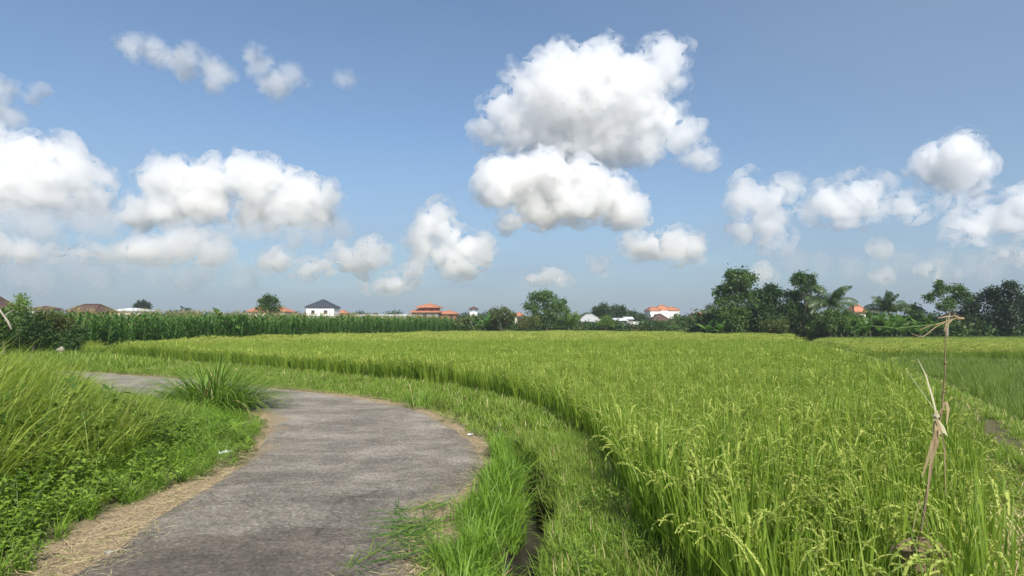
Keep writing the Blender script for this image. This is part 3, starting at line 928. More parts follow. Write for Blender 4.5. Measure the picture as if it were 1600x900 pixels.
rice_near = [rice_hill(100 + k, leaves=22, pan=6) for k in range(7)]
rice_mid = [rice_hill(130 + k, leaves=24, pan=9, lod=1) for k in range(5)]
rice_lod = [rice_patch(150 + k, M_rice, leaves=16, h=.80, pan=5) for k in range(5)]

def field_points(poly, s, d0, d1, inset=0.0, extra=None):
    mn, mx = poly.min(0), poly.max(0)
    y0, y1 = max(mn[1], 0.5), min(mx[1], d1 + 1)
    P = jgrid(max(mn[0], -60), min(mx[0], 75), y0, y1, s)
    P = P[in_view(P)]
    d = np.hypot(P[:, 0], P[:, 1])
    P = P[(d >= d0) & (d < d1)]
    sd_ = signed(P, poly)
    P = P[sd_ < -inset]
    return P

def put(P, zoff=0.0):
    return np.column_stack([P, height(P) + zoff])

# rice: three bands of detail in ONE field object
Pn = field_points(rice_poly, 0.205, 1.3, 17.0, 0.03)
Pm = field_points(rice_poly, 0.20, 17.0, 38.0, 0.03)
Pf = field_points(rice_poly, 0.38, 38.0, 120.0, 0.1)
bk_ = place(1440, 872, 3.0)[:2]                          # the basket stands in a small gap of the crop
gap_ = poly_dist(Pn, np.array([bk_, bk_ * .80])); Pn = Pn[gap_ > .15]
P = np.vstack([Pn, Pm, Pf]); n = len(P)
idx = np.concatenate([rng.integers(0, 7, len(Pn)), 7 + rng.integers(0, 5, len(Pm)), 12 + rng.integers(0, 5, len(Pf))])
idx = 16 - idx                                        # the join node lists the last plant first
s_ = rng.uniform(0.88, 1.14, n) * (1.0 + 0.28 * vnoise(P[:, 0], P[:, 1], 1.7, 31) + 0.12 * vnoise(P[:, 0], P[:, 1], 6, 32))
ln = rng.normal(0, 0.055, (n, 2)); ln[:, 1] += 0.02
scatter('rice_field', rice_near + rice_mid + rice_lod, put(P), rng.uniform(0, 6.283, n), s_, idx, ln,
        'ripening rice crop with drooping yellow green ears filling the middle of the view', 'rice crop')

# the field beyond the path: young green rice near, a ripe yellow strip, then green again
young = [rice_patch(170 + k, M_young, h=0.5, pan=0, leaves=16, w=0.014, hills=6, size=.4) for k in range(4)]
Py = field_points(right_near, 0.26, 4.0, 26.0, 0.12); Py2 = field_points(right_near, 0.42, 26.0, 34.0, 0.12)
P = np.vstack([Py, Py2]); P = P[P[:, 1] + 3.0 * vnoise(P[:, 0], P[:, 1], 5, 3) * .4 < 30.5 + 0.02 * P[:, 0]]
n = len(P)
scatter('young_rice', young, put(P), rng.uniform(0, 6.283, n), rng.uniform(.85, 1.1, n) * (1 + .25 * vnoise(P[:, 0], P[:, 1], 1.5, 5)), None, rng.normal(0, .06, (n, 2)),
        'young deep green rice in the field beyond the path on the right', 'rice crop')
Pr = field_points(right_near, 0.42, 25.0, 120.0, 0.12)
Pr = Pr[(Pr[:, 1] + 3.0 * vnoise(Pr[:, 0], Pr[:, 1], 5, 3) * .4 >= 30.5 + 0.02 * Pr[:, 0])]
yel = Pr[:, 1] < 54; n = len(Pr)
scatter('far_rice', rice_lod[:3], put(Pr[yel]), rng.uniform(0, 6.283, yel.sum()), rng.uniform(.65, .85, yel.sum()), None, None,
        'ripe yellow strip of rice behind the young deep green rice', 'rice crop')
if (~yel).sum():
    scatter('far_green_rice', young, put(Pr[~yel]), rng.uniform(0, 6.283, (~yel).sum()), rng.uniform(1.1, 1.4, (~yel).sum()), None, None,
            'dark green strip of rice at the foot of the trees on the right', 'rice crop')

# ------------------------------------------------------------------ verge and bund grass
tufts = [grass_tuft(200 + k, [M_grass, M_straw], n=26, L=(.07, .21), w=.006, spread=.07, straw=.03) for k in range(6)]
fresh = [grass_tuft(220 + k, [M_fresh, M_straw], n=30, L=(.14, .36), w=.008, spread=.08, lean=(.05, .55), droop=(.2, 1.2), straw=.02) for k in range(5)]
coarse = [grass_tuft(240 + k, [M_grass, M_straw], n=34, L=(.09, .24), w=.013, spread=.16) for k in range(4)]
def verge_points(s, d0, d1):
    P = jgrid(-45, 9, 1.2, 40, s); P = P[in_view(P)]
    d = np.hypot(P[:, 0], P[:, 1]); P = P[(d >= d0) & (d < d1)]
    dr = signed(P, road_poly); ri = signed(P, rice_poly)
    k = (dr > 0.02) & (ri > -0.05) & ~bank_side(P) & (P[:, 0] < 8)
    P, dr, ri = P[k], dr[k], ri[k]
    pa = poly_dist(P, path_line); left = poly_dist(P, rice_left)
    k = (left < pa)
    return P[k], dr[k]
Pv, dv = verge_points(0.058, 1.5, 9.0)
di = poly_dist(Pv, ditch_line)
e_ = margin_width(Pv)
k = (dv > np.maximum(e_ + .07, .03) * rng.uniform(.5, 1.3, len(dv))) & (di > (0.11 + .12 * vnoise(Pv[:, 0], Pv[:, 1], .4, 9) + 0.05 * rng.random(len(Pv))) * np.clip((8.4 - Pv[:, 1]) / 1.6, 0, 1))
Pv, dv, di = Pv[k], dv[k], di[k]
isroad = dv + .05 < (poly_dist(Pv, rice_left))
dl = poly_dist(Pv, ditch_line)
between = (signed(Pv, np.vstack([road_out, ditch_line[::-1]])) < 0)
fr = between & (rng.random(len(Pv)) < np.clip(1.15 - (Pv[:, 1] - 4.5) * .16, .15, .95))
idx = np.where(fr, 6 + rng.integers(0, 5, len(Pv)), rng.integers(0, 6, len(Pv)))
sc_ = rng.uniform(.7, 1.25, len(Pv)) * np.clip(.45 + dv * 1.6, .45, 1.05) * (1 + .6 * vnoise(Pv[:, 0], Pv[:, 1], .7, 41))
keep = ~(fr & (rng.random(len(Pv)) < .45)); Pv, idx, sc_ = Pv[keep], idx[keep], sc_[keep]
Pw, dw = verge_points(0.16, 9.0, 45.0)
k = (dw > .12 + .2 * rng.random(len(dw))); Pw, dw = Pw[k], dw[k]
idw = 11 + rng.integers(0, 4, len(Pw)); scw = rng.uniform(.6, 1.15, len(Pw)) * np.clip(.45 + dw * .8, .4, 1.1)
P = np.vstack([Pv, Pw]); n = len(P); idx = 14 - np.concatenate([idx, idw]); sc2 = np.concatenate([sc_, scw])
scatter('verge_grass', tufts + fresh + coarse, put(P), rng.uniform(0, 6.283, n), sc2, idx, rng.normal(0, .15, (n, 2)),
        'short bright grass on the verge and bund between the lane and the ripening rice', 'grass')

# grass of the narrow bank beside the path on the right
P = jgrid(1.5, 36, 1.2, 64, 0.10); P = P[in_view(P)]
pa = poly_dist(P, path_line); ri = signed(P, rice_poly)
k = (ri > -0.15) & (pa < 3.2) & ((pa > .13 + .3 * vnoise(P[:, 0], P[:, 1], .5, 51)) | (P[:, 1] > 13)) & (rng.random(len(P)) < np.clip(14 / np.maximum(P[:, 1], 1), .12, 1)) & (signed(P, right_near) > -.2)
P = P[k]; n = len(P)
scatter('bank_grass', [grass_tuft(260 + q, [M_grass, M_straw], n=26, L=(.06, .19), w=.009, spread=.12, straw=.08) for q in range(5)], put(P), rng.uniform(0, 6.283, n),
        rng.uniform(.7, 1.3, n), None, rng.normal(0, .2, (n, 2)), 'rough grass on the narrow bank beside the earth path on the right', 'grass')
# dry pale grass in the right hand corner
P = jgrid(1.9, 3.6, 2.2, 4.4, 0.12)
sr = signed(P, rice_poly); P = P[(sr > -.2) & (sr < .55)]; n = len(P)
scatter('dry_grass', [grass_tuft(270 + q, [M_straw, M_grass], n=14, L=(.3, .62), w=.007, spread=.10, lean=(.2, .8), droop=(.4, 1.4), seg=5, straw=.45) for q in range(4)], put(P), rng.uniform(0, 6.283, n),
        rng.uniform(.7, 1.15, n), None, None, 'pale dry grass at the near corner of the rice on the right', 'grass')

# ------------------------------------------------------------------ left bank
P = jgrid(-24, -1.8, 1.6, 16.5, 0.15); P = P[in_view(P, 1.2) & bank_side(P)]
dr = signed(P, road_poly)
prof = np.clip((dr - .1) / 1.9, 0, 1)                       # growth rises away from the lane
e_ = margin_width(P)
lowz = dr > np.maximum(.05, e_ * .85)
def bank_top(Q):
    """how tall the growth stands: capped so its tops keep below an outline in image pixels"""
    px = np.array([-400, -60, 0, 90, 150, 250, 300, 400, 520]); py = np.array([530, 545, 549, 572, 597, 617, 628, 652, 700])  # outline of the plant tops, as image columns and rows
    y = np.maximum(Q[:, 1], .8); x_ = 800 + F_PX * Q[:, 0] / y
    return np.clip(CAM_H - (np.interp(x_, px, py) - 509) * y / F_PX - height(Q), .10, 1.45)
weeds = [broad_weed(300 + k, [M_weed, M_stem], h=.42, stems=5, leaf=(.045, .085)) for k in range(4)] + \
        [broad_weed(310 + k, [M_dark, M_stem], h=.5, stems=5, leaf=(.05, .10)) for k in range(2)] + [fern_weed(320 + k, [M_weed, M_stem], L=(.2, .40)) for k in range(3)]
patchy = vnoise(P[:, 0], P[:, 1], 1.5, 61) + .4 * vnoise(P[:, 0], P[:, 1], .5, 62)
k = lowz & (rng.random(len(P)) < .95)
Q = P[k]; pq = prof[k]; n = len(Q)
typ = rng.integers(0, 4, n)
typ = np.where((patchy[k] > .12) & (rng.random(n) < .22), 6 + rng.integers(0, 3, n), typ)
typ = np.where((typ > 5) & (Q[:, 1] < 5.5), rng.integers(0, 4, n), typ)
typ = np.where((pq > .5) & (rng.random(n) < .18), 4 + rng.integers(0, 2, n), typ)
sw = (.32 + .95 * pq) * rng.uniform(.75, 1.3, n) * (1 + .5 * patchy[k]); sw = np.minimum(sw, bank_top(Q) / .52 * rng.uniform(.75, 1.05, n))
scatter('leafy_weeds', weeds, put(Q), rng.uniform(0, 6.283, n), np.clip(sw, .25, 1.7), 8 - typ, rng.normal(0, .2, (n, 2)),
        'leafy green weeds and ferns tangled on the bank left of the lane', 'weeds')
Pg = jgrid(-24, -1.8, 1.6, 16.5, 0.085); Pg = Pg[in_view(Pg, 1.2) & bank_side(Pg)]
dg_ = signed(Pg, road_poly)
e2 = margin_width(Pg)
k = (dg_ > np.maximum(.03, e2 * .8)) & (dg_ < 1.4) & (rng.random(len(Pg)) < .55) & (Pg[:, 1] < 13)
Pg = Pg[k]; n = len(Pg)
scatter('margin_grass', fresh[:3] + tufts[:2], put(Pg), rng.uniform(0, 6.283, n), rng.uniform(.5, 1.0, n) * np.clip(.5 + dg_[k], .5, 1.1), None, rng.normal(0, .2, (n, 2)),
        'low grass creeping along the left margin of the lane', 'grass')
tall = [grass_tuft(340 + k, [M_tall, M_straw], n=26, L=(.6, 1.25), w=.012, spread=.10, lean=(.1, .55), droop=(.4, 1.5), seg=7, bias=0.25, straw=.008) for k in range(6)]
Pt = jgrid(-26, -2.6, 1.8, 17.5, 0.20); Pt = Pt[in_view(Pt, 1.2) & bank_side(Pt)]
dt = signed(Pt, road_poly); pn = vnoise(Pt[:, 0], Pt[:, 1], 1.3, 71)
k = (dt > .95 + .6 * pn) & (rng.random(len(Pt)) < np.clip((dt - .6) * 1.0, .0, .97))
Pt, dt = Pt[k], dt[k]; n = len(Pt)
st = np.minimum(rng.uniform(.75, 1.2, n) * np.clip(.55 + .22 * dt, .5, 1.3), bank_top(Pt) / .80 * rng.uniform(.7, 1.05, n))
scatter('tall_grass', tall, put(Pt), rng.normal(0, .5, n), st, None, rng.normal(0, .12, (n, 2)),
        'tall arching grass leaning to the right on the bank left of the lane', 'grass')
# rough grass beyond the lane's bend on the left
Pb = jgrid(-60, -9, 14, 46, 0.34); Pb = Pb[in_view(Pb, 1.2)]
k = (~bank_side(Pb)) & (signed(Pb, road_poly) > .3) & (signed(Pb, rice_poly) > .05) & (Pb[:, 0] < -13)
k &= (Pb[:, 0] < -20) | (poly_dist(Pb, rice_left) > 1.2)
Pb = Pb[k]; n = len(Pb)
scatter('rough_grass', [grass_tuft(360 + q, [M_grass, M_straw], n=34, L=(.2, .5), w=.022, spread=.25) for q in range(4)], put(Pb), rng.uniform(0, 6.283, n), rng.uniform(.7, 1.3, n), None, None,
        'rough grass between the far bend of the lane and the maize', 'grass')

k = (rng.random(len(Pv)) < .035) & (sc_ > .6); Pq = Pv[k]; n = len(Pq)
scatter('verge_weeds', weeds[:4], put(Pq), rng.uniform(0, 6.283, n), rng.uniform(.28, .6, n), None, rng.normal(0, .25, (n, 2)),
        'small leafy weeds growing through the grass of the near verge', 'weeds')
# straw and clippings along the lane
Pl = jgrid(-16, 2, 2.5, 20, 0.11); Pl = Pl[in_view(Pl)]
dl = np.abs(signed(Pl, road_poly)); rr_ = signed(Pl, road_poly)
k = (rr_ > -.45) & (rr_ < .5) & (rng.random(len(Pl)) < .85 * np.exp(-(np.abs(rr_ - .08) / .26) ** 2))
Pl = Pl[k]; n = len(Pl)
scatter('straw_litter', [scrap(380 + q, [M_straw, M_grass], L=(.03, .14), w=.003, n=15) for q in range(5)], put(Pl, .018), rng.uniform(0, 6.283, n), rng.uniform(.6, 1.2, n), None, None,
        'dry straw scattered along the sandy margins of the lane', 'straw')
cc = G_(655, 832); Pc = rng.normal(0, 1, (34, 2)) * np.array([.15, .34]) + cc; n = len(Pc)
scatter('grass_clippings', [scrap(390 + q, [M_dark, M_grass], n=12, L=(.12, .36), w=.007, size=.10) for q in range(4)], put(Pc, .022), rng.normal(.25, .5, n), rng.uniform(.7, 1.1, n), None, None,
        'cut grass blades strewn on the right edge of the lane', 'grass')
# ------------------------------------------------------------------ trees
M_bark = plain_mat('bark', (0.16, 0.125, 0.09), rough=.95, var=.5, scale=2.5, bump=.5)
M_palebark = plain_mat('pale_bark', (0.36, 0.32, 0.26), rough=.9, var=.35, scale=2.0, bump=.4)
def tree_leaf(nm, a, b, tr=.28): return leaf_mat(nm, a, b, trans=tr, rough=.5, spec=.3)
M_t1 = tree_leaf('tree_leaf_green', (0.030, 0.070, 0.014), (0.085, 0.150, 0.030))
M_t2 = tree_leaf('tree_leaf_deep', (0.020, 0.050, 0.013), (0.052, 0.100, 0.022))
M_t3 = tree_leaf('tree_leaf_olive', (0.055, 0.075, 0.018), (0.120, 0.140, 0.036))
M_t4 = tree_leaf('tree_leaf_dark', (0.014, 0.030, 0.010), (0.034, 0.060, 0.016), .2)
M_t5 = tree_leaf('tree_leaf_lime', (0.080, 0.150, 0.025), (0.190, 0.280, 0.060), .4)
M_far = tree_leaf('tree_leaf_far', (0.026, 0.055, 0.018), (0.060, 0.100, 0.032))

def leaf_cloud(r_, mb, c, rad, n, size, flat=0.8, hang=0.3):
    """leaves spread through a lobe of the crown: more towards its outside, in sprays"""
    V, Fc = [], []
    nsp = max(3, n // 9)
    d = r_.normal(size=(nsp, 3)); d /= np.linalg.norm(d, axis=1)[:, None]
    rr = rad * r_.uniform(0.35, 1.05, nsp) ** 0.7
    sp = d * rr[:, None] * np.array([1, 1, flat])
    for s in sp:
        out = s / (np.linalg.norm(s) + 1e-6)
        k = 9
        for q in range(k):
            p = np.array(c) + s + r_.normal(0, size * 0.9, 3)
            dr = out * .7 + r_.normal(0, .6, 3) + np.array([0, 0, -hang])
            dr /= np.linalg.norm(dr)
            sd_ = np.cross(dr, r_.normal(size=3)); sd_ /= (np.linalg.norm(sd_) + 1e-6)
            L = size * r_.uniform(.7, 1.4); W = L * r_.uniform(.5, .8)
            b = len(V)
            V += [p, p + dr * L * .45 + sd_ * W * .5, p + dr * L, p + dr * L * .45 - sd_ * W * .5]
            Fc.append((b, b+1, b+2, b+3))
    mb.add(V, Fc)

def make_tree(name, label, cat, clumps, dist, mat, leaf=.26, dens=1.0, trunk=None, group=None, bark=None, seed=0, depth=.8, gap=1.0, flat=.85, kids=True, lean_base=None, trunk_r=None):
    """trunk, limbs reaching into every lobe, and a crown of leaf sprays; clumps give the crown's lobes"""
    r_ = np.random.default_rng(seed + 900); u = dist / F_PX
    cl = []
    for (px, py, r) in clumps:
        c = place(px, py, dist); c[1] += r_.normal(0, depth) * r * u
        cl.append((c, r * u))
    xs = np.mean([c[0] for c, _ in cl])
    bx = place(trunk, 500, dist)[0] if trunk else xs
    by = dist
    bz = float(height([(bx, by)])[0]) - .08
    root = empty(name, (bx, by, bz))
    o3 = np.array([bx, by, bz])
    mb = MB()
    for c, r in cl:
        n = int(dens * 60 * (r / leaf) ** 1.75 * .5) + 40
        leaf_cloud(r_, mb, c - o3, r * gap, min(n, 5200), leaf, flat)
        # small outlying sprays break the outline
        for q in range(5):
            d = r_.normal(size=3); d /= np.linalg.norm(d); d[2] = abs(d[2]) * .8
            leaf_cloud(r_, mb, c - o3 + d * r * r_.uniform(.85, 1.12), r * .32, int(45 * dens) + 9, leaf * .9, flat)
    crown = mb.build('crown', mat, root)
    tb = MB()
    top = max(c[2] for c, _ in cl) - bz
    H = top * 0.62
    zb = min(c[2] - r for c, r in cl) - bz
    tr = trunk_r or max(.06, top * .022)
    mid = Vector((np.mean([c[0] for c, _ in cl]) - bx, 0, H)) * 1.0
    axis = [Vector((0, 0, 0)).lerp(mid, t) + Vector((r_.normal(0, .04) * top * .3 * (0 < t < 1), r_.normal(0, .04) * top * .3 * (0 < t < 1), 0)) for t in (0, .2, .4, .6, .8, 1)]
    tb.tube(axis, [tr * 1.35, tr, tr * .88, tr * .75, tr * .6, tr * .42], 8)
    for c, r in cl:
        e = Vector(c - o3)
        t = min(.92, max(.22, (e.z - .35 * (abs(e.x) + abs(e.y))) / max(H, .1) * .75))
        s = axis[0].lerp(mid, t)
        k = int(t * 5); s = axis[k].lerp(axis[min(5, k + 1)], t * 5 - k)
        m1 = s.lerp(e, .5) + Vector((0, 0, -.08 * (e - s).length))
        tb.tube([s, m1, e, e + (e - m1) * .3], [tr * .34, tr * .22, tr * .11, tr * .04], 5)
    tb.build('trunk', bark or M_bark, root, smooth=True)
    tag(root, label, cat, group)
    return root

# --- the grove right of the middle
GRV = 'trees of the grove'
make_tree('broadleaf_tree', 'tallest tree, tiered and broad, at the left end of the grove', 'tree',
    [(1150,434,14),(1166,440,12),(1140,443,10),(1131,457,10),(1150,452,14),(1164,452,11),(1128,472,10),(1146,471,15),(1133,490,12),(1154,489,16),(1150,508,13),(1133,507,11),(1167,470,12),(1142,430,7),(1172,434,7)], 68, M_t1, .24, 1.0, 1150, GRV, seed=1)
make_tree('broadleaf_tree', 'dense dark round tree in the middle of the grove', 'tree',
    [(1203,460,11),(1193,466,11),(1215,462,11),(1203,480,18),(1220,484,13),(1188,485,13),(1203,501,16),(1186,505,12),(1179,462,9),(1180,480,11),(1204,450,5)], 70, M_t2, .24, 1.0, 1203, GRV, seed=2)
make_tree('broadleaf_tree', 'low spreading tree at the right end of the grove, under the slender tree', 'tree',
    [(1234,464,8),(1246,463,8),(1237,477,12),(1249,485,12),(1234,494,13),(1262,482,9),(1256,497,13),(1272,504,12),(1246,510,11),(1228,506,11)], 71, M_t1, .24, 1.0, 1244, GRV, seed=3)
make_tree('slender_tree', 'slender open crowned tree rising above the right end of the grove', 'tree',
    [(1253,434,7),(1243,437,4.5),(1265,436,6),(1270,445,6),(1244,444,4),(1257,441,4.5),(1274,455,6),(1264,452,4.5),(1262,464,6),(1255,452,3),(1248,431,4)], 69, M_t1, .20, .9, 1256, GRV, seed=4, trunk_r=.11)
make_tree('shrub', 'brownish olive bush standing in front of the dense dark round tree', 'shrub',
    [(1216,508,10),(1206,515,8),(1220,518,8),(1199,508,6)], 62, M_t3, .16, 1.0, 1213, seed=5)
make_tree('shrub', 'brownish bush at the foot of the tallest tree', 'shrub', [(1090,502,10),(1103,506,8),(1083,510,7),(1096,512,8)], 78, M_t3, .18, .9, 1092, seed=6)
make_tree('broadleaf_tree', 'small far blue green tree showing just left of the tallest tree', 'tree', [(1111,482,7),(1107,490,7),(1116,490,7),(1112,498,8)], 135, M_far, .34, .8, 1111, seed=7)
# --- right of the grove
make_tree('layered_tree', 'thin pale trunked tree with layered open foliage behind the dry stalk', 'tree',
    [(1474,451,6),(1488,454,7),(1469,458,5),(1457,466,6.5),(1495,461,7),(1508,463,7),(1478,472,7),(1493,470,6.5),(1470,481,6.5),(1486,479,6.5),(1470,444,3),(1500,452,4)], 66, M_t1, .22, .8, 1479, flat=.45, bark=M_palebark, seed=8, trunk_r=.12)
make_tree('spreading_tree', 'dark dense tree between the layered tree and the darkest tree at the right edge', 'tree',
    [(1540,464,11),(1530,472,10),(1512,479,12),(1547,483,17),(1520,490,12),(1512,500,14),(1539,503,17),(1525,515,11),(1553,458,8)], 69, M_t4, .22, 1.1, 1532, seed=9)
make_tree('spreading_tree', 'darkest and largest tree at the right edge behind the yellow strip of rice', 'tree',
    [(1555,455,7),(1574,452,8),(1565,466,15),(1586,466,11),(1574,485,19),(1596,481,14),(1565,504,18),(1591,503,16),(1622,474,15),(1612,495,17),(1575,446,5),(1640,488,18)], 67, M_t4, .22, 1.1, 1578, bark=M_palebark, seed=10)
make_tree('shrub', 'round bush right of the upright coconut palm', 'shrub', [(1432,486,10),(1424,494,9),(1440,494,9),(1432,504,11),(1446,506,9)], 68, M_t1, .2, 1.0, 1433, seed=11)
make_tree('shrub', 'low shrub at the foot of the layered tree', 'shrub', [(1462,505,9),(1474,510,9),(1490,508,9),(1500,514,8),(1466,516,8)], 68, M_t2, .2, 1.0, 1478, seed=12)
make_tree('shrub', 'leafy bush under the drooping coconut palm', 'shrub', [(1284,494,9),(1297,498,10),(1308,502,9),(1292,510,10),(1276,512,9),(1318,508,8),(1303,493,7)], 64.5, M_t1, .2, 1.0, 1296, seed=13)
# --- middle distance
make_tree('broadleaf_tree', 'big round tree standing alone in the middle of the horizon', 'tree',
    [(837,468,10),(857,467,11),(874,475,10),(830,481,9),(847,485,15),(869,489,13),(857,501,12),(880,484,7),(848,462,7),(838,498,10)], 92, M_t1, .28, 1.05, 855, seed=14)
make_tree('shrub', 'olive bushy tree left of the big round tree', 'tree', [(772,492,9),(787,489,9),(797,495,9),(778,502,10),(792,504,10),(766,503,7)], 88, M_t3, .24, 1.0, 784, seed=15)
make_tree('shrub', 'small yellowish bush between the olive bushy tree and the big round tree', 'shrub', [(822,501,8),(836,502,7),(812,507,6),(828,508,7)], 86, M_t3, .22, .9, 826, seed=16)
make_tree('shrub', 'yellow green bush just left of the white roofed pavilion', 'shrub', [(886,496,8),(880,504,8),(898,497,8),(893,506,8)], 94, M_t5, .24, .8, 888, seed=17)
make_tree('domed_tree', 'left half of a pair of far domed trees behind the white roofed pavilion', 'tree', [(932,487,8),(942,484,9),(938,493,10),(947,492,9)], 128, M_far, .34, 1.0, 940, seed=18)
make_tree('domed_tree', 'right half of a pair of far domed trees behind the white roofed pavilion', 'tree', [(956,485,8),(966,486,9),(960,493,10),(970,493,8)], 130, M_far, .34, 1.0, 961, seed=19)
make_tree('broadleaf_tree', 'low far tree left of the white house with orange roofs', 'tree', [(980,493,8),(990,495,8),(1000,497,8),(1008,500,7)], 132, M_far, .34, 1.0, 992, seed=20)
make_tree('shrub', 'light green bush right of the white roofed pavilion', 'shrub', [(947,501,8),(940,506,6),(955,506,7)], 97, M_t5, .22, .9, 947, seed=21)
make_tree('shrub', 'dark bush right against the white house with orange roofs', 'shrub', [(1056,499,9),(1065,503,8),(1050,506,8)], 112, M_t1, .28, 1.0, 1058, seed=22)
make_tree('shrub', 'dark bush left of the far orange roof beside the grove', 'shrub', [(1073,502,8),(1080,506,7),(1070,508,6)], 104, M_t2, .26, 1.0, 1075, seed=23)
make_tree('shrub', 'low green shrub before the brown gabled roof', 'shrub', [(1014,508,6),(1026,508,7),(1036,509,6),(1003,509,5)], 100, M_t1, .24, .9, 1020, seed=24)
# --- left
make_tree('broadleaf_tree', 'upright bushy tree in front of the orange roofed house by the maize', 'tree', [(417,475,7),(427,471,6),(415,485,9),(429,483,8),(421,467,4),(422,494,10),(410,470,4)], 92, M_t1, .26, 1.0, 421, seed=25)
make_tree('round_tree', 'dark flat topped round tree behind the low pale roof on the left', 'tree', [(216,479,6),(224,479,6),(220,476,5),(220,484,5)], 150, M_t4, .4, 1.2, 220, seed=26)
make_tree('feathery_shrub', 'pale feathery shrub standing highest at the left end of the maize', 'shrub', [(32,468,7),(39,478,8),(25,481,8),(33,488,9),(20,490,8)], 31, M_t5, .10, .55, 31, seed=27, trunk_r=.035)
make_tree('shrub', 'dark leafy shrub at the left edge of the picture under the red brown roof', 'shrub', [(12,496,12),(-8,494,12),(28,502,12),(8,510,13),(-15,512,14)], 29, M_t1, .11, .9, 10, seed=28, trunk_r=.04)
make_tree('shrub', 'deep green shrub between the pale feathery shrub and the stone post', 'shrub', [(52,500,13),(44,512,12),(62,514,14),(50,528,13),(70,528,11),(38,530,11)], 31, M_t2, .11, .9, 54, seed=29, trunk_r=.04)
make_tree('shrub', 'olive yellow shrub leaning over the pale stone post', 'shrub', [(82,494,11),(95,500,12),(76,505,11),(100,512,12),(112,507,10),(88,518,10)], 32, M_t3, .10, .9, 96, seed=30, trunk_r=.04)
make_tree('shrub', 'low dark shrub right of the pale stone post at the corner of the maize', 'shrub', [(112,526,10),(122,534,9),(108,538,8),(124,520,8)], 31, M_t2, .11, .9, 115, seed=31, trunk_r=.03)
make_tree('shrub', 'olive shrub hiding the foot of the narrow white tower', 'shrub', [(738,499,7),(730,503,7),(746,503,7),(722,505,6)], 90, M_t3, .22, 1.0, 738, seed=32)
make_tree('shrub', 'dark green bush between the upright coconut palm and the round bush', 'shrub', [(1402,500,9),(1412,508,9),(1395,510,9),(1380,507,8),(1366,510,8)], 68.5, M_t2, .2, 1.0, 1396, seed=33)
make_tree('shrub', 'mid green bush behind the banana plants right of the drooping coconut palm', 'shrub', [(1335,500,9),(1346,507,9),(1326,509,9),(1357,503,8)], 69, M_t1, .2, 1.0, 1340, seed=34)
# --- far trees along the horizon: a few crowns, each standing apart
fr_ = random.Random(8)
protos = []
for k in range(6):
    r_ = np.random.default_rng(500 + k); mb = MB()
    lob = [(r_.uniform(-2.2, 2.2), r_.uniform(-1.6, 1.6), r_.uniform(2.6, 6.0), r_.uniform(1.2, 2.1)) for _ in range(7)]
    for x, y, z, r in lob: leaf_cloud(r_, mb, (x, y, z), r, 230, .6, .85)
    cr = mb.build('crown', M_far, link=False)
    tb = MB(); tb.tube([(0, 0, -.3), (.1, 0, 2), (0, .1, 4)], [.22, .17, .09], 6)
    for x, y, z, r in lob: tb.tube([(0.05, 0, 1.8), (x * .5, y * .5, z * .7), (x, y, z)], [.1, .07, .03], 4)
    tk = tb.build('trunk', M_bark, link=False)
    protos.append((cr, tk))
spots = [(140,489,150),(92,490,140),(175,488,180),(250,487,190),(268,487,210),(292,482,200),(300,484,230),(312,486,210),(340,486,230),(372,487,220),(402,486,170),(462,488,240),(472,487,170),
         (560,487,260),(570,486,240),(583,488,260),(612,487,250),(617,489,270),(640,490,240),(712,491,200),(722,488,190),(752,493,190),(758,488,260),(768,490,280),(806,495,210),(815,493,260),
         (903,492,240),(918,488,230),(930,489,300),(1004,491,200),(1074,492,190),(1078,489,260),(1122,490,180),(1330,487,120),(1344,483,125),(1358,486,120),(1412,489,130),(1450,487,125),(1522,486,140)]
for k in range(46):
    px = 40 + 1080 * (k + fr_.random()) / 46
    spots.append((px, fr_.uniform(489.5, 496), fr_.uniform(215, 330)))
for k, (px, py, D) in enumerate(spots):
    cr, tk = protos[k % 6]
    top = place(px, py, D)
    s = max(.45, (top[2] + .2) / 7.4)
    e = empty('far_tree', (top[0], D, -.2), fr_.uniform(0, 6.28)); w = fr_.uniform(1.0, 1.7)
    e.scale = (s * w, s * w, s)
    for q in (cr, tk):
        c = q.copy(); COL.objects.link(c); c.parent = e
    tag(e, 'small far tree in the blue green line of trees along the horizon', 'tree', 'far trees along the horizon')

# ------------------------------------------------------------------ palms and bananas
M_frond = leaf_mat('palm_leaflet', (0.030, 0.065, 0.016), (0.085, 0.130, 0.036), trans=.22, rough=.35, spec=.5)
M_banana = leaf_mat('banana_leaf', (0.045, 0.115, 0.020), (0.120, 0.220, 0.042), trans=.4, rough=.4, spec=.4)
M_banana_lit = leaf_mat('banana_sunlit_leaf', (0.17, 0.28, 0.07), (0.26, 0.38, 0.11), trans=.4, rough=.4, spec=.4)  # lit copy of the banana leaf: sunlight put into a paler leaf colour
M_bstem = plain_mat('banana_stem', (0.07, 0.085, 0.035), rough=.7, var=.4)

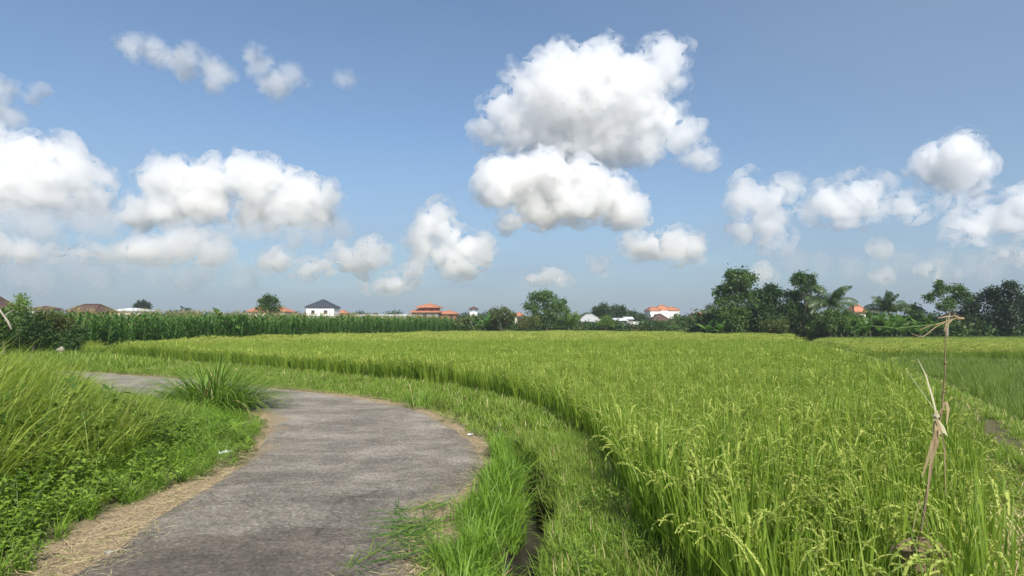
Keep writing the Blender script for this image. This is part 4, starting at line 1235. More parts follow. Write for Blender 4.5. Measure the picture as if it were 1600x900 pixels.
def coconut(px, py, D, label, seed, L=3.2, up=0.0, n=26, lean=0.0):
    r = random.Random(seed)
    c = place(px, py, D)
    bx = c[0] + lean; bz = -.25
    root = empty('coconut_palm', (bx, D, bz)); H = c[2] - bz
    t = MB(); pts = [Vector((-lean * (k / 5) ** 1.5, 0, H * k / 5)) for k in range(6)]
    t.tube(pts, [.22, .17, .15, .14, .13, .14], 9); t.build('trunk', M_palebark, root, smooth=True)
    top = pts[-1]
    for k in range(n):
        f = MB(); az = k * 2.399 + r.uniform(-.3, .3)
        a0 = .10 + 1.30 * (k / n) ** .8 - up + r.uniform(-.28, .28)
        ln = L * r.uniform(.82, 1.1)
        sp = arc_pts(r, ln, a0, r.uniform(.7, 1.6), az, 10, top)
        f.tube(sp, [.035 * (1 - .085 * q) for q in range(11)], 4)
        for q in range(30):
            tt = (.12 + .87 * q / 30) * 10; i = min(9, int(tt))
            p = sp[i].lerp(sp[i + 1], tt - i); fw = (sp[i + 1] - sp[i]).normalized()
            l_ = .75 * math.sin(math.pi * (.12 + .8 * q / 30)) ** .6 * (L / 3.2)
            for sg in (-1, 1):
                d = (side_of(az) * sg * .8 + fw * .55 + Vector((0, 0, -.55 - .5 * r.random()))).normalized()
                f.blade([p, p + d * l_ * .55, p + d * l_ + Vector((0, 0, -.18 * l_))], [.05, .06, .015], fw, 0)
        f.build('frond', M_frond, root)
    tag(root, label, 'palm')
    return root
coconut(1296, 477, 66, 'drooping coconut palm with feathery fronds right of the grove', 3, L=3.1)
coconut(1389, 488, 69, 'upright young coconut palm standing among the banana plants', 4, L=2.9, up=.30, n=22)

def banana_plant(seed, H=1.25, L=1.9, n=8, pale=0):
    """parts of one banana plant: stem and each leaf"""
    r = random.Random(seed); out = []
    st = MB(); st.tube([(0, 0, -.1), (.02, 0, H * .5), (0, .02, H)], [.13, .11, .07], 8)
    out.append(('stem', st, M_bstem))
    for k in range(n):
        az = k * 2.4 + r.uniform(-.4, .4); b = MB()
        a0 = r.uniform(.08, .85); ln = L * r.uniform(.75, 1.15); W = r.uniform(.46, .62)
        nn = 12
        pts = arc_pts(r, ln, a0, r.uniform(.5, 1.9), az, nn, (0, 0, H * .92))
        sd_ = side_of(az)
        ws = [.03, .05] + [W * (math.sin(math.pi * min(.99, (q - 1) / (nn - 1) * .86 + .12)) ** .55) for q in range(2, nn + 1)]
        # torn blade: separate slips on each side of the midrib
        for i in range(2, nn):
            fw = (pts[i + 1] - pts[i]) if i < nn else (pts[i] - pts[i - 1])
            for sg in (-1, 1):
                dz = r.uniform(-.22, .12); g = r.choice((0, 0, .18))
                p0, p1 = pts[i], pts[i] + fw * (1 - g)
                e0 = p0 + sd_ * sg * ws[i] * .5 + Vector((0, 0, dz * ws[i])) + fw * .15; e1 = p1 + sd_ * sg * ws[min(nn, i + 1)] * .5 + Vector((0, 0, dz * ws[i])) + fw * .1
                b.add([p0, p1, e1, e0], [(0, 1, 2, 3)])
        b.tube(pts, [.03 - .002 * q for q in range(nn + 1)], 4)
        out.append(('leaf', b, M_banana_lit if k < pale else M_banana))
    return out

bp_cache = {}
def banana(px, D, top_py, label, var=0, group=None, pale=0, H=1.25, L=1.9, rz=0.0):
    key = (var, pale)
    if key not in bp_cache:
        bp_cache[key] = [mb.build(nm, m, link=False) for nm, mb, m in banana_plant(60 + var, H, L, 8, pale)]
    t = place(px, top_py, D); bz = -.2
    e = empty('banana_plant', (t[0], D, bz), rz)
    s = (t[2] - bz) / (H + L * .82); e.scale = (s, s, s)
    for q in bp_cache[key]:
        c = q.copy(); COL.objects.link(c); c.parent = e
    tag(e, label, 'banana plant', group)
    return e
BG = 'banana plants along the far edge of the right hand field'
for k, (px, D, ty) in enumerate([(1328,65,497),(1322,66,492),(1334,66,489),(1347,67,494),(1358,66,488),(1369,66,491),(1396,66,490),(1414,67,494),(1447,66,486),(1458,66,489),(1352,64,503),(1376,64,502),(1425,65,503),(1341,64,504),(1318,68,486),(1362,69,487),(1378,68,489),(1402,68,488),(1420,68,491),(1436,66,494),(1466,67,492),(1308,65,500),(1392,64,503),(1410,64,505),(1440,64,503)]):
    banana(px, D, ty, 'banana plant with torn green leaves between the drooping coconut palm and the layered tree', k % 4, BG, 0, rz=k * 1.1)
banana(1313, 64.5, 492, 'banana plant with a pale lit upright leaf right of the drooping coconut palm', 1, BG, 2, rz=.4)
banana(1384, 65, 490, 'banana plant with a pale lit leaf at the foot of the upright coconut palm', 2, BG, 2, rz=2.0)
banana(1405, 65, 492, 'banana plant with a broad pale leaf just right of the upright coconut palm', 3, BG, 3, rz=4.0)
banana(353, 46, 474, 'banana plant sticking out above the maize left of the upright bushy tree', 0, None, 0, rz=.8)
banana(758, 84, 489, 'banana plant left of the olive bushy tree', 1, None, 1, rz=1.8)
banana(748, 86, 493, 'shorter banana plant farther left of the olive bushy tree', 2, None, 0, rz=2.9)
banana(888, 93, 485, 'banana plant with an upright pale spear right of the big round tree', 3, None, 2, rz=.3)
banana(1105, 66, 495, 'banana plant at the left foot of the tallest tree', 0, None, 1, rz=3.3)
banana(958, 98, 497, 'banana plant right of the white roofed pavilion', 2, None, 1, rz=5.0)
banana(1125, 65, 500, 'shorter banana plant under the tallest tree', 1, None, 0, rz=1.3)

# undergrowth that closes the foot of the tree belt
def belt(x0, x1, D0, D1, s):
    n = int(abs(x1 - x0) / s); P = []
    for i in range(n):
        t = (i + rng.random()) / n
        for q in range(3): P.append((x0 + (x1 - x0) * t + rng.normal(0, .4), D0 + (D1 - D0) * t + q * .9 + rng.normal(0, .3)))
    return np.array(P)
def low_shrub(seed, m, R_=.8, leaf=.20, n=420):
    r_ = np.random.default_rng(seed); mb = MB()
    for q in range(4): leaf_cloud(r_, mb, (r_.uniform(-.5, .5), r_.uniform(-.4, .4), r_.uniform(.3, .8)), R_ * r_.uniform(.5, .8), n // 2, leaf)
    return mb.build('low_shrub', m, link=False)
us = [low_shrub(1, M_t2), low_shrub(2, M_t1), low_shrub(3, M_t2), low_shrub(4, M_t3)]
xr = lambda px, D: place(px, 509, D)[0]
P = np.vstack([belt(xr(1115, 71), xr(1275, 71), 71, 72, .55), belt(xr(1105, 74), xr(1290, 74), 74, 74, .6), belt(xr(1118, 72), xr(1275, 72), 73, 73, .8), belt(xr(1270, 67), xr(1660, 67), 67.5, 68.5, .35), belt(xr(735, 97), xr(1115, 97), 98, 101, .8), belt(xr(690, 92), xr(780, 92), 90, 90, .8)])
n = len(P)
scatter('undergrowth', us, np.column_stack([P, np.full(n, -.25)]), rng.uniform(0, 6.283, n), rng.uniform(.9, 1.9, n) * np.where((P[:, 1] > 72.2) & (P[:, 1] < 80), 1.5, 1.0), None, None, 'dark leafy undergrowth along the foot of the tree belt', 'undergrowth')
# reed strip at the far end of the rice, left of the white roofed pavilion
P = belt(xr(700, 90), xr(930, 98), 90, 97, .25); n = len(P)
scatter('reed_strip', [grass_tuft(420 + q, [M_corn, M_straw], n=26, L=(.8, 1.5), w=.05, spread=.3, lean=(.03, .35), droop=(.2, 1.1), seg=4, straw=.02) for q in range(4)],
        np.column_stack([P, np.full(n, -.2)]), rng.uniform(0, 6.283, n), rng.uniform(.7, 1.05, n), None, None, 'dark green strip of tall reeds at the far end of the ripening rice', 'reeds')

# ------------------------------------------------------------------ maize
def corn_mesh(seed, H=2.4):
    r = random.Random(seed); mb = MB()
    st = arc_pts(r, H * .9, r.uniform(0, .05), .06, r.uniform(0, 6), 5)
    mb.tube(st, [.018, .016, .014, .012, .009, .006], 5, 1)
    n = 13; az0 = r.uniform(0, 6.28)
    for k in range(n):
        t = (.12 + .82 * k / n) * 5; i = min(4, int(t)); p = st[i].lerp(st[i + 1], t - i)
        az = az0 + k * math.pi + r.uniform(-.5, .5)
        pts = arc_pts(r, r.uniform(.65, 1.0) * (1 if k < n - 2 else .6), r.uniform(.35, .65), r.uniform(.9, 2.0), az, 6, p)
        mb.blade(pts, taper(r.uniform(.075, .105), 6, .08, .6), side_of(az), .3, 0)
    for k in range(5):
        mb.blade(arc_pts(r, .24, r.uniform(.05, .6), .5, r.uniform(0, 6.28), 3, st[-1]), [.012, .014, .012, .004], Vector((1, .4, 0)), 0, 2)
    me_o = mb.build('corn_plant', [M_corn, M_stem, M_tassel], link=False)
    return me_o
corns = [corn_mesh(700 + k) for k in range(7)]
c0 = place(128, 509, 33.5)[:2]; c1 = place(705, 509, 88)[:2]
edge = c1 - c0; Lc = np.linalg.norm(edge); ed = edge / Lc; nrm = np.array([-ed[1], ed[0]])   # away from the viewer
def corn_h(t): return (1.10 + .20 * t)
ci = 0
for row in range(2):
    step = .44
    for i in range(int(Lc / step)):
        if ci >= 290: break
        p = c0 + ed * ((i + .5 * row + .5) * step + rng.normal(0, .06)) + nrm * (row * .6 + rng.normal(0, .06))
        q = corns[rng.integers(0, 7)].copy(); COL.objects.link(q)
        t = (i * step) / Lc; s = corn_h(t) * rng.uniform(.74, 1.14)
        q.location = (p[0], p[1], -.2); q.rotation_euler = (rng.normal(0, .04), rng.normal(0, .04), rng.uniform(0, 6.283)); q.scale = (s, s, s)
        tag(q, 'tall green maize plant in the front rows of the maize along the rice', 'maize plant', 'maize plants along the edge of the rice')
        ci += 1
P, S = [], []
for row in range(0, 16):
    for i in range(int(Lc / .36) + 30):
        if row < 2 and .2 < i * .36 < Lc * 2: 
            if rng.random() < .55: continue
        p = c0 + ed * ((i - 12) * .36 + rng.normal(0, .08)) + nrm * (row * .62 + .25 + rng.normal(0, .1))
        if row < 3 and i < 12: continue
        P.append((p[0], p[1], -.2)); S.append(corn_h(max(0, i * .36 / Lc)) * rng.uniform(.76, 1.14))
n = len(P)
scatter('maize_field', corns, P, rng.uniform(0, 6.283, n), S, None, rng.normal(0, .04, (n, 2)), 'mass of dark green maize behind the front rows left of the rice', 'maize crop')
# ------------------------------------------------------------------ houses
def tile_mat(name, c, c2, rows=5.0):
    m, nt, out = new_mat(name)
    t = N(nt, 'ShaderNodeTexCoord')
    w = N(nt, 'ShaderNodeTexWave'); w.wave_type = 'BANDS'; w.bands_direction = 'Z'; w.inputs['Scale'].default_value = rows; w.inputs['Distortion'].default_value = .6
    nt.links.new(t.outputs['Object'], w.inputs['Vector'])
    nz = N(nt, 'ShaderNodeTexNoise'); nz.inputs['Scale'].default_value = 1.6; nz.inputs['Detail'].default_value = 7
    nt.links.new(t.outputs['Object'], nz.inputs['Vector'])
    r_ = ramp(nt, [(.3, c2), (.7, c)]); nt.links.new(nz.outputs['Fac'], r_.inputs[0])
    k = ramp(nt, [(.0, .6), (.35, 1.0)]); nt.links.new(w.outputs['Fac'], k.inputs[0])
    p = N(nt, 'ShaderNodeBsdfPrincipled'); nt.links.new(mixrgb(nt, r_.outputs[0], k.outputs[0], .6, 'MULTIPLY'), p.inputs['Base Color'])
    p.inputs['Roughness'].default_value = .75
    nt.links.new(p.outputs[0], out.inputs['Surface'])
    return m
M_orange = tile_mat('orange_tiles', (0.47, 0.19, 0.10), (0.30, 0.12, 0.07))
M_brown = tile_mat('brown_tiles', (0.105, 0.056, 0.038), (0.06, 0.034, 0.025))
M_slate = tile_mat('dark_tiles', (0.035, 0.042, 0.06), (0.02, 0.025, 0.035))
M_white = plain_mat('white_plaster', (0.80, 0.79, 0.76), var=.10, scale=.6)
M_cream = plain_mat('cream_plaster', (0.62, 0.56, 0.44), var=.15, scale=.6)
M_redwall = plain_mat('red_brick_wall', (0.30, 0.13, 0.08), var=.35, scale=1.2)
M_metal = plain_mat('zinc_sheet', (0.56, 0.57, 0.57), rough=.45, spec=.5, var=.18, scale=.8)
M_grey = plain_mat('grey_concrete', (0.33, 0.32, 0.30), var=.3, scale=1.0)
M_glass = plain_mat('dark_window_glass', (0.03, 0.035, 0.045), rough=.12, spec=.6, var=.2)
M_frame = plain_mat('brown_frame', (0.12, 0.07, 0.045), rough=.6)
M_thatch = plain_mat('pale_thatch', (0.34, 0.34, 0.335), var=.25, scale=6, bump=.5)

def wall_with_holes(mb, w, z0, z1, y, holes):
    """front wall in the plane y, openings left open"""
    xs = sorted({-w/2, w/2} | {h[0] for h in holes} | {h[1] for h in holes}); zs = sorted({z0, z1} | {h[2] for h in holes} | {h[3] for h in holes})
    for i in range(len(xs) - 1):
        for j in range(len(zs) - 1):
            cx, cz = (xs[i] + xs[i+1]) / 2, (zs[j] + zs[j+1]) / 2
            if any(h[0] < cx < h[1] and h[2] < cz < h[3] for h in holes): continue
            mb.add([(xs[i], y, zs[j]), (xs[i+1], y, zs[j]), (xs[i+1], y, zs[j+1]), (xs[i], y, zs[j+1])], [(0, 1, 2, 3)])

def house(root, w, d, h, wall_mat, holes=(), z0=0.0, off=(0, 0)):
    ox, oy = off; mb = MB(); sub = MB()
    wall_with_holes(sub, w, z0, z0 + h, -d / 2, holes)
    vs = [(-w/2, -d/2), (-w/2, d/2), (w/2, d/2), (w/2, -d/2)]
    for i in range(3):
        a, b = vs[i], vs[i+1]
        sub.add([(a[0], a[1], z0), (b[0], b[1], z0), (b[0], b[1], z0 + h), (a[0], a[1], z0 + h)], [(0, 1, 2, 3)])
    for x0, x1, za, zb in holes:                     # reveals
        y0, y1 = -d/2, -d/2 + .18
        sub.add([(x0,y0,za),(x1,y0,za),(x1,y1,za),(x0,y1,za)], [(0,1,2,3)]); sub.add([(x0,y0,zb),(x1,y0,zb),(x1,y1,zb),(x0,y1,zb)], [(3,2,1,0)])
        sub.add([(x0,y0,za),(x0,y1,za),(x0,y1,zb),(x0,y0,zb)], [(0,1,2,3)]); sub.add([(x1,y0,za),(x1,y1,za),(x1,y1,zb),(x1,y0,zb)], [(3,2,1,0)])
    mb.add([(x + ox, y + oy, z) for x, y, z in sub.v], sub.f)
    mb.build('wall', wall_mat, root)
    for x0, x1, za, zb in holes:
        y = -d/2 + .12 + oy; t = .07
        fm = MB()
        fm.box(x0+ox+.002, x1+ox-.002, y, y+.06, za+.002, za+t); fm.box(x0+ox+.002, x1+ox-.002, y, y+.06, zb-t, zb-.002)
        for xx in (x0+.002, (x0+x1)/2 - t/2, x1-t-.002): fm.box(xx+ox, xx+t+ox, y+.003, y+.057, za+t, zb-t)
        f = fm.build('window', M_frame, root)
        g = MB(); g.box(x0+ox+.03, x1+ox-.03, y+.066, y+.085, za+.03, zb-.03); g.build('pane', M_glass, f)

def hip_roof(root, w, d, z, rise, mat, over=.5, ridge=None, name='roof', off=(0, 0), thick=.14, flare=0.0):
    W, D = w/2 + over, d/2 + over; rl = max(0.02, (ridge if ridge is not None else max(.2, w - d)) / 2)
    ox, oy = off; mb = MB()
    def ring(sx, sy, zz): return [(-sx+ox, -sy+oy, zz), (sx+ox, -sy+oy, zz), (sx+ox, sy+oy, zz), (-sx+ox, sy+oy, zz)]
    b0 = ring(W, D, z - thick); b1 = ring(W, D, z)
    m1 = ring(rl + (W - rl) * .5, D * .5 + .02, z + rise * (.5 - flare)); tp = ring(rl, .03, z + rise)
    vs = b0 + b1 + m1 + tp; fs = [(3, 2, 1, 0)]
    for lv in range(3):
        for i in range(4):
            j = (i + 1) % 4; fs.append((lv*4+i, lv*4+j, lv*4+4+j, lv*4+4+i))
    fs.append((12, 13, 14, 15)); mb.add(vs, fs)
    r = mb.build(name, mat, root)
    rb = MB()                                             # ridge and hip tiles
    for a, b in ((12, 13), (8, 12), (9, 13), (10, 14), (11, 15), (4, 8), (5, 9), (6, 10), (7, 11)):
        rb.tube([Vector(vs[a]) + Vector((0, 0, .04)), Vector(vs[b]) + Vector((0, 0, .04))], .10, 5)
    rb.build('ridge', mat, r)
    return r

def spot(px, D, z=-.2): return (place(px, 500, D)[0], D, z)
def mpp(D): return D / F_PX

# white house with the dark hip roof
D = 165; u = mpp(D); e = empty('white_house', spot(504.5, D), R(4))
zt = place(504, 481, D)[2] + .2
house(e, 42 * u, 7.0, zt, M_white, [(-10.5*u - .45, -10.5*u + .45, zt - 1.75, zt - .75), (8.5*u - .5, 8.5*u + .5, zt - 1.75, zt - .75), (-.9, .9, zt - 5.0, zt - 3.0)])
hip_roof(e, 42 * u, 7.0, zt + .1, 12 * u, M_slate, .25, ridge=.3, thick=.18)
c = MB(); c.box(-21*u - .05, 21*u + .05, -3.62, -3.5, zt - 2.3, zt - 2.15); c.build('string_course', M_white, e)
tag(e, 'white two storey house with a dark pyramid roof behind the maize', 'house')
# orange roofed house behind the upright bushy tree
D = 150; u = mpp(D); e = empty('cream_house', spot(424, D), 0)
zt = place(424, 487.5, D)[2] + .2
house(e, 56 * u, 6, zt, M_cream, [(-24*u, -20*u, zt - 1.8, zt - .5), (14*u, 18*u, zt - 1.8, zt - .5)])
hip_roof(e, 24 * u, 6, zt + .1, 8.5 * u, M_orange, .4, off=(-16*u, 0)); hip_roof(e, 26 * u, 6, zt + .1, 7.5 * u, M_orange, .4, off=(15*u, 0))
tag(e, 'cream house with two orange hip roofs half hidden by the upright bushy tree', 'house')
# small orange roof right of the white house
D = 190; u = mpp(D); e = empty('small_house', spot(536, D), 0); zt = place(536, 489.5, D)[2] + .2
house(e, 12 * u, 4, zt, M_redwall, [(-.6, .6, zt - 1.4, zt - .4)]); hip_roof(e, 12 * u, 4, zt + .1, 4.2 * u, M_orange, .3)
tag(e, 'tiny house with an orange roof just right of the white two storey house', 'house')
# long low shed
D = 210; u = mpp(D); e = empty('long_shed', spot(604, D), 0); zt = place(604, 494, D)[2] + .2
house(e, 100 * u, 6, zt, M_white, [((-45 + 14*k) * u, (-40 + 14*k) * u, zt - 1.6, zt - .4) for k in range(7)]); hip_roof(e, 100 * u, 6, zt + .1, 1.6 * u, M_metal, .3)
tag(e, 'long low shed with a pale metal roof behind the maize', 'shed')
# two tiered orange roofed villa
D = 150; u = mpp(D); e = empty('tiered_villa', spot(668, D), R(-3)); z1 = place(668, 488, D)[2] + .2; z2 = place(668, 484, D)[2] + .2
house(e, 40 * u, 7, z1 - .15, M_grey, [(-15*u, -10*u, z1 - 2.2, z1 - .6), (-3*u, 3*u, z1 - 2.2, z1 - .6), (10*u, 15*u, z1 - 2.2, z1 - .6)])
hip_roof(e, 40 * u, 7, z1, 4.5 * u, M_orange, .45, ridge=30*u)
house(e, 28 * u, 4.6, z2 - z1 + .75, M_redwall, [(-9*u, -5*u, z1 + .25, z2 + .1), (3*u, 8*u, z1 + .25, z2 + .1)], z0=z1 - .3, off=(3*u, 0))
hip_roof(e, 28 * u, 4.6, z2 + .55, 5 * u, M_orange, .6, ridge=9*u, name='upper_roof', off=(3*u, 0))
f = MB(); f.tube([(5*u, 0, z2 + .5 + 5*u), (5*u, 0, z2 + .9 + 6.6*u)], [.22, .05], 6); f.build('finial', M_orange, e)
b = MB(); b.box(-22*u, 22*u, -4.6, -3.52, z1 - 3.0, z1 - 2.75)
for k in range(9): b.box((-21.5 + 5.3*k) * u, (-21.0 + 5.3*k) * u, -4.55, -4.4, z1 - 2.75, z1 - 2.1)
b.box(-22*u, 22*u, -4.58, -4.38, z1 - 2.1, z1 - 1.98); b.build('balcony', M_grey, e)
tag(e, 'villa with two tiers of orange tiled roofs above the right end of the maize', 'house')
D = 152; u = mpp(D); e = empty('orange_roofed_house', spot(702, D), 0); zt = place(702, 491, D)[2] + .2
house(e, 24 * u, 5, zt, M_redwall, [(-6*u, -2*u, zt - 1.6, zt - .4), (3*u, 7*u, zt - 1.6, zt - .4)]); hip_roof(e, 24 * u, 5, zt + .1, 5 * u, M_orange, .4)
tag(e, 'low orange roofed house attached at the right side of the tiered villa', 'house')
# white water tower like house
D = 160; u = mpp(D); e = empty('white_tower', spot(740, D), 0); zt = place(740, 487, D)[2] + .2
house(e, 11 * u, 1.8, zt, M_white, [(-.25, .25, zt - 1.2, zt - .5)])
for sx in (-1, 1):
    for sy in (-1, 1):
        q = MB(); q.box(sx*4.2*u - .08, sx*4.2*u + .08, sy*.6 - .08, sy*.6 + .08, zt + .001, zt + .55); q.build('post', M_frame, e)
hip_roof(e, 11 * u, 1.8, zt + .68, 3.2 * u, M_brown, .25, ridge=.15)
tag(e, 'narrow white tower with a small brown roof right of the tiered villa', 'tower')
D = 175; u = mpp(D); e = empty('orange_roofed_house', spot(811, D), 0); zt = place(811, 493.5, D)[2] + .2
house(e, 13 * u, 4, zt, M_cream, [(-.6, .6, zt - 1.5, zt - .4)]); hip_roof(e, 13 * u, 4, zt + .1, 5 * u, M_orange, .3)
tag(e, 'small cream house with an orange roof left of the big round tree', 'house')
# pavilion with the white roof
D = 108; u = mpp(D); e = empty('pavilion', spot(921, D), 0); zt = place(921, 502, D)[2] + .2
hip_roof(e, 27 * u, 2.8, zt, 10 * u, M_thatch, .4, ridge=9*u, flare=-.08)
for k in range(4):
    for sy in (-1, 1):
        q = MB(); q.box((-12 + 8*k) * u - .06, (-12 + 8*k) * u + .06, sy*1.2 - .06, sy*1.2 + .06, 0, zt - .15); q.build('post', M_frame, e)
q = MB(); q.box(-13*u, 13*u, -.9, .9, 0, .75); q.build('plinth', M_grey, e)
tag(e, 'open pavilion with a pale whitish hip roof in the middle distance', 'pavilion')
# low zinc roofs right of the pavilion
for k, (px, py, w, lb) in enumerate([(968, 499, 18, 'low shed with a dull zinc roof just right of the light green bush'), (982, 497, 12, 'small shed with a flat zinc roof left of the low white wall')]):
    D = 118 + 4 * k; u = mpp(D); e = empty('zinc_shed', spot(px, D), R(6 - 10*k)); zt = place(px, py, D)[2] + .2
    house(e, w * u, 2.5, zt - .3, M_grey, [(-.35, .35, .3, 1.0)])
    rf = MB(); x = w * u / 2 + .2; rf.add([(-x, -1.5, zt - .28), (x, -1.5, zt - .28), (x, 1.5, zt + .22), (-x, 1.5, zt + .22), (-x, -1.5, zt - .22), (x, -1.5, zt - .22), (x, 1.5, zt + .28), (-x, 1.5, zt + .28)],
        [(3,2,1,0),(4,5,6,7),(0,1,5,4),(1,2,6,5),(2,3,7,6),(3,0,4,7)]); rf.build('roof', M_metal, e); tag(e, lb, 'shed')
D = 120; u = mpp(D); e = empty('white_wall', spot(997, D), 0); zt = place(997, 502, D)[2] + .2
q = MB(); q.box(-8*u, 8*u, -.1, .1, 0, zt - .1); q.build('wall', M_white, e); q = MB(); q.box(-8.5*u, 8.5*u, -.16, .16, zt - .098, zt); q.build('coping', M_grey, e)
tag(e, 'low white garden wall left of the brown gabled roof', 'wall')
# white house with orange roofs
D = 145; u = mpp(D); e = empty('white_villa', spot(1034, D), 0); zt = place(1034, 486, D)[2] + .2
house(e, 45 * u, 6.5, zt, M_white, [(-17*u, -13*u, zt - 1.9, zt - .8), (13*u, 17*u, zt - 1.9, zt - .8)])
hip_roof(e, 14 * u, 5, zt + .1, 5 * u, M_orange, .3, off=(-15*u, -.6), ridge=6*u); hip_roof(e, 14 * u, 5, zt + .12, 5 * u, M_orange, .3, off=(14*u, -.6), ridge=6*u)
hip_roof(e, 25 * u, 5, zt + .15, 8 * u, M_orange, .2, ridge=.4, name='upper_roof')
f = MB(); f.tube([(0, 0, zt + 8*u), (0, 0, zt + 10*u)], [.2, .04], 6); f.build('finial', M_orange, e)
tag(e, 'white villa with a three part orange roof left of the grove', 'house')
D = 128; u = mpp(D); e = empty('gabled_house', spot(1030, D), 0); zt = place(1030, 501.5, D)[2] + .2
house(e, 23 * u, 4, zt, M_cream, [(-.5, .5, zt - 1.3, zt - .3)]); hip_roof(e, 23 * u, 4, zt + .08, 10 * u, M_brown, .35, ridge=.6)
tag(e, 'small house with a brown tent shaped roof in front of the white villa', 'house')
D = 135; u = mpp(D); e = empty('orange_roofed_house', spot(1097, D), 0); zt = place(1097, 493, D)[2] + .2
house(e, 24 * u, 5, zt, M_redwall, [(-6*u, -3*u, zt - 1.4, zt - .4)]); hip_roof(e, 24 * u, 5, zt + .1, 5 * u, M_orange, .3)
tag(e, 'orange roofed house just left of the grove', 'house')
D = 98; u = mpp(D); e = empty('orange_roofed_house', spot(1338, D), 0); zt = place(1338, 488, D)[2] + .2
house(e, 16 * u, 2.4, zt, M_cream, [(-.4, .4, zt - 1.4, zt - .5)]); hip_roof(e, 16 * u, 2.4, zt + .1, 11 * u, M_orange, .25, ridge=.5)
tag(e, 'small steep orange roof behind the banana plants', 'house')
D = 76; u = mpp(D); e = empty('brown_roofed_house', spot(1494, D), R(8)); zt = place(1494, 499, D)[2] + .2
house(e, 26 * u, 2.6, zt, M_redwall, [(-.4, .4, zt - 1.3, zt - .5)]); hip_roof(e, 26 * u, 2.6, zt + .1, 10 * u, M_brown, .25, ridge=12*u)
tag(e, 'red brown roofed house behind the layered tree', 'house')
# left side roofs
D = 95; u = mpp(D); e = empty('brown_roofed_house', spot(143, D), R(-5)); zt = place(143, 488, D)[2] + .2
house(e, 42 * u, 4.0, zt, M_redwall, [(-14*u, -9*u, zt - 1.4, zt - .4), (8*u, 13*u, zt - 1.4, zt - .4)]); hip_roof(e, 42 * u, 4.0, zt + .1, 11 * u, M_brown, .35, ridge=26*u)
tag(e, 'long dark brown hip roof behind the left part of the maize', 'house')
D = 70; u = mpp(D); e = empty('brown_roofed_house', spot(-6, D), 0); zt = place(-6, 485, D)[2] + .2
house(e, 30 * u, 2.6, zt, M_redwall, [(-.5, .5, zt - 1.4, zt - .4)]); hip_roof(e, 30 * u, 2.6, zt + .1, 20 * u, M_brown, .35, ridge=4*u)
tag(e, 'red brown roof cut off by the left edge of the picture', 'house')
D = 130; u = mpp(D); e = empty('pale_roofed_shed', spot(208, D), 0); zt = place(208, 486.5, D)[2] + .2
house(e, 40 * u, 4, zt, M_cream, [(-8*u, -4*u, zt - 1.3, zt - .4), (5*u, 9*u, zt - 1.3, zt - .4)]); hip_roof(e, 40 * u, 4, zt + .1, 3.5 * u, M_metal, .3)
tag(e, 'low shed with a pale roof in front of the dark flat topped round tree', 'shed')
D = 120; u = mpp(D); e = empty('small_house', spot(72, D), 0); zt = place(72, 484, D)[2] + .2
house(e, 26 * u, 3, zt, M_cream, [(-.5, .5, zt - 1.3, zt - .4)]); hip_roof(e, 26 * u, 3, zt + .1, 4.2 * u, M_brown, .3)
tag(e, 'faded flat brown roof between the feathery shrub and the long dark brown hip roof', 'house')

# poles
def mast(px, D, top_py, label, r=.05, arms=0, cat='pole', name='utility_pole'):
    t = place(px, top_py, D); e = empty(name, (t[0], D, -.2)); H = t[2] + .2
    p = MB(); p.tube([(0, 0, 0), (0, 0, H)], [r * 1.3, r * .8], 7); p.build('pole', M_grey, e)
    if arms:
        a = MB()
        for k in range(arms): a.box(-.55 + .12*k, .55 - .12*k, -.04, .04, H - .25 - .32*k, H - .17 - .32*k)
        a.build('crossarm', M_frame, e)
    tag(e, label, cat)
mast(1081, 140, 481, 'utility pole with crossarms just left of the grove', .09, 2)
mast(1490, 75, 440, 'thin aerial mast poking up above the layered tree', .025, 1, 'mast', 'aerial_mast')
mast(478, 160, 480, 'short dark post left of the white two storey house', .10, 1)

# ------------------------------------------------------------------ small things near the viewer
# stone post by the shrubs
b = place(96, 548, 30.5); e = empty('stone_post', (b[0], 30.5, -.15), R(12))
q = MB(); q.box(-.17, .17, -.17, .17, 0, .10); q.box(-.12, .12, -.12, .12, .102, .52); q.build('shaft', M_palebark, e)
q = MB(); q.box(-.16, .16, -.16, .16, .522, .60); q.add([(-.13, -.13, .602), (.13, -.13, .602), (.13, .13, .602), (-.13, .13, .602), (0, 0, .74)], [(0,1,4),(1,2,4),(2,3,4),(3,0,4),(3,2,1,0)]); q.build('cap', M_palebark, e)
tag(e, 'short pale stone post at the foot of the olive yellow shrub', 'post')
# dead bare branch at the left edge
a = place(-3, 480, 26); q = MB()
q.tube([place(18, 515, 26), place(12, 502, 26), place(4, 491, 26), a], [.05, .045, .04, .03], 6); q.tube([place(6, 494, 26), place(14, 488, 26.3), place(22, 484, 26.5)], [.03, .02, .01], 5)
br = q.build('dead_branch', M_palebark, smooth=True); tag(br, 'bare whitish dead branch leaning at the left edge among the shrubs', 'branch')

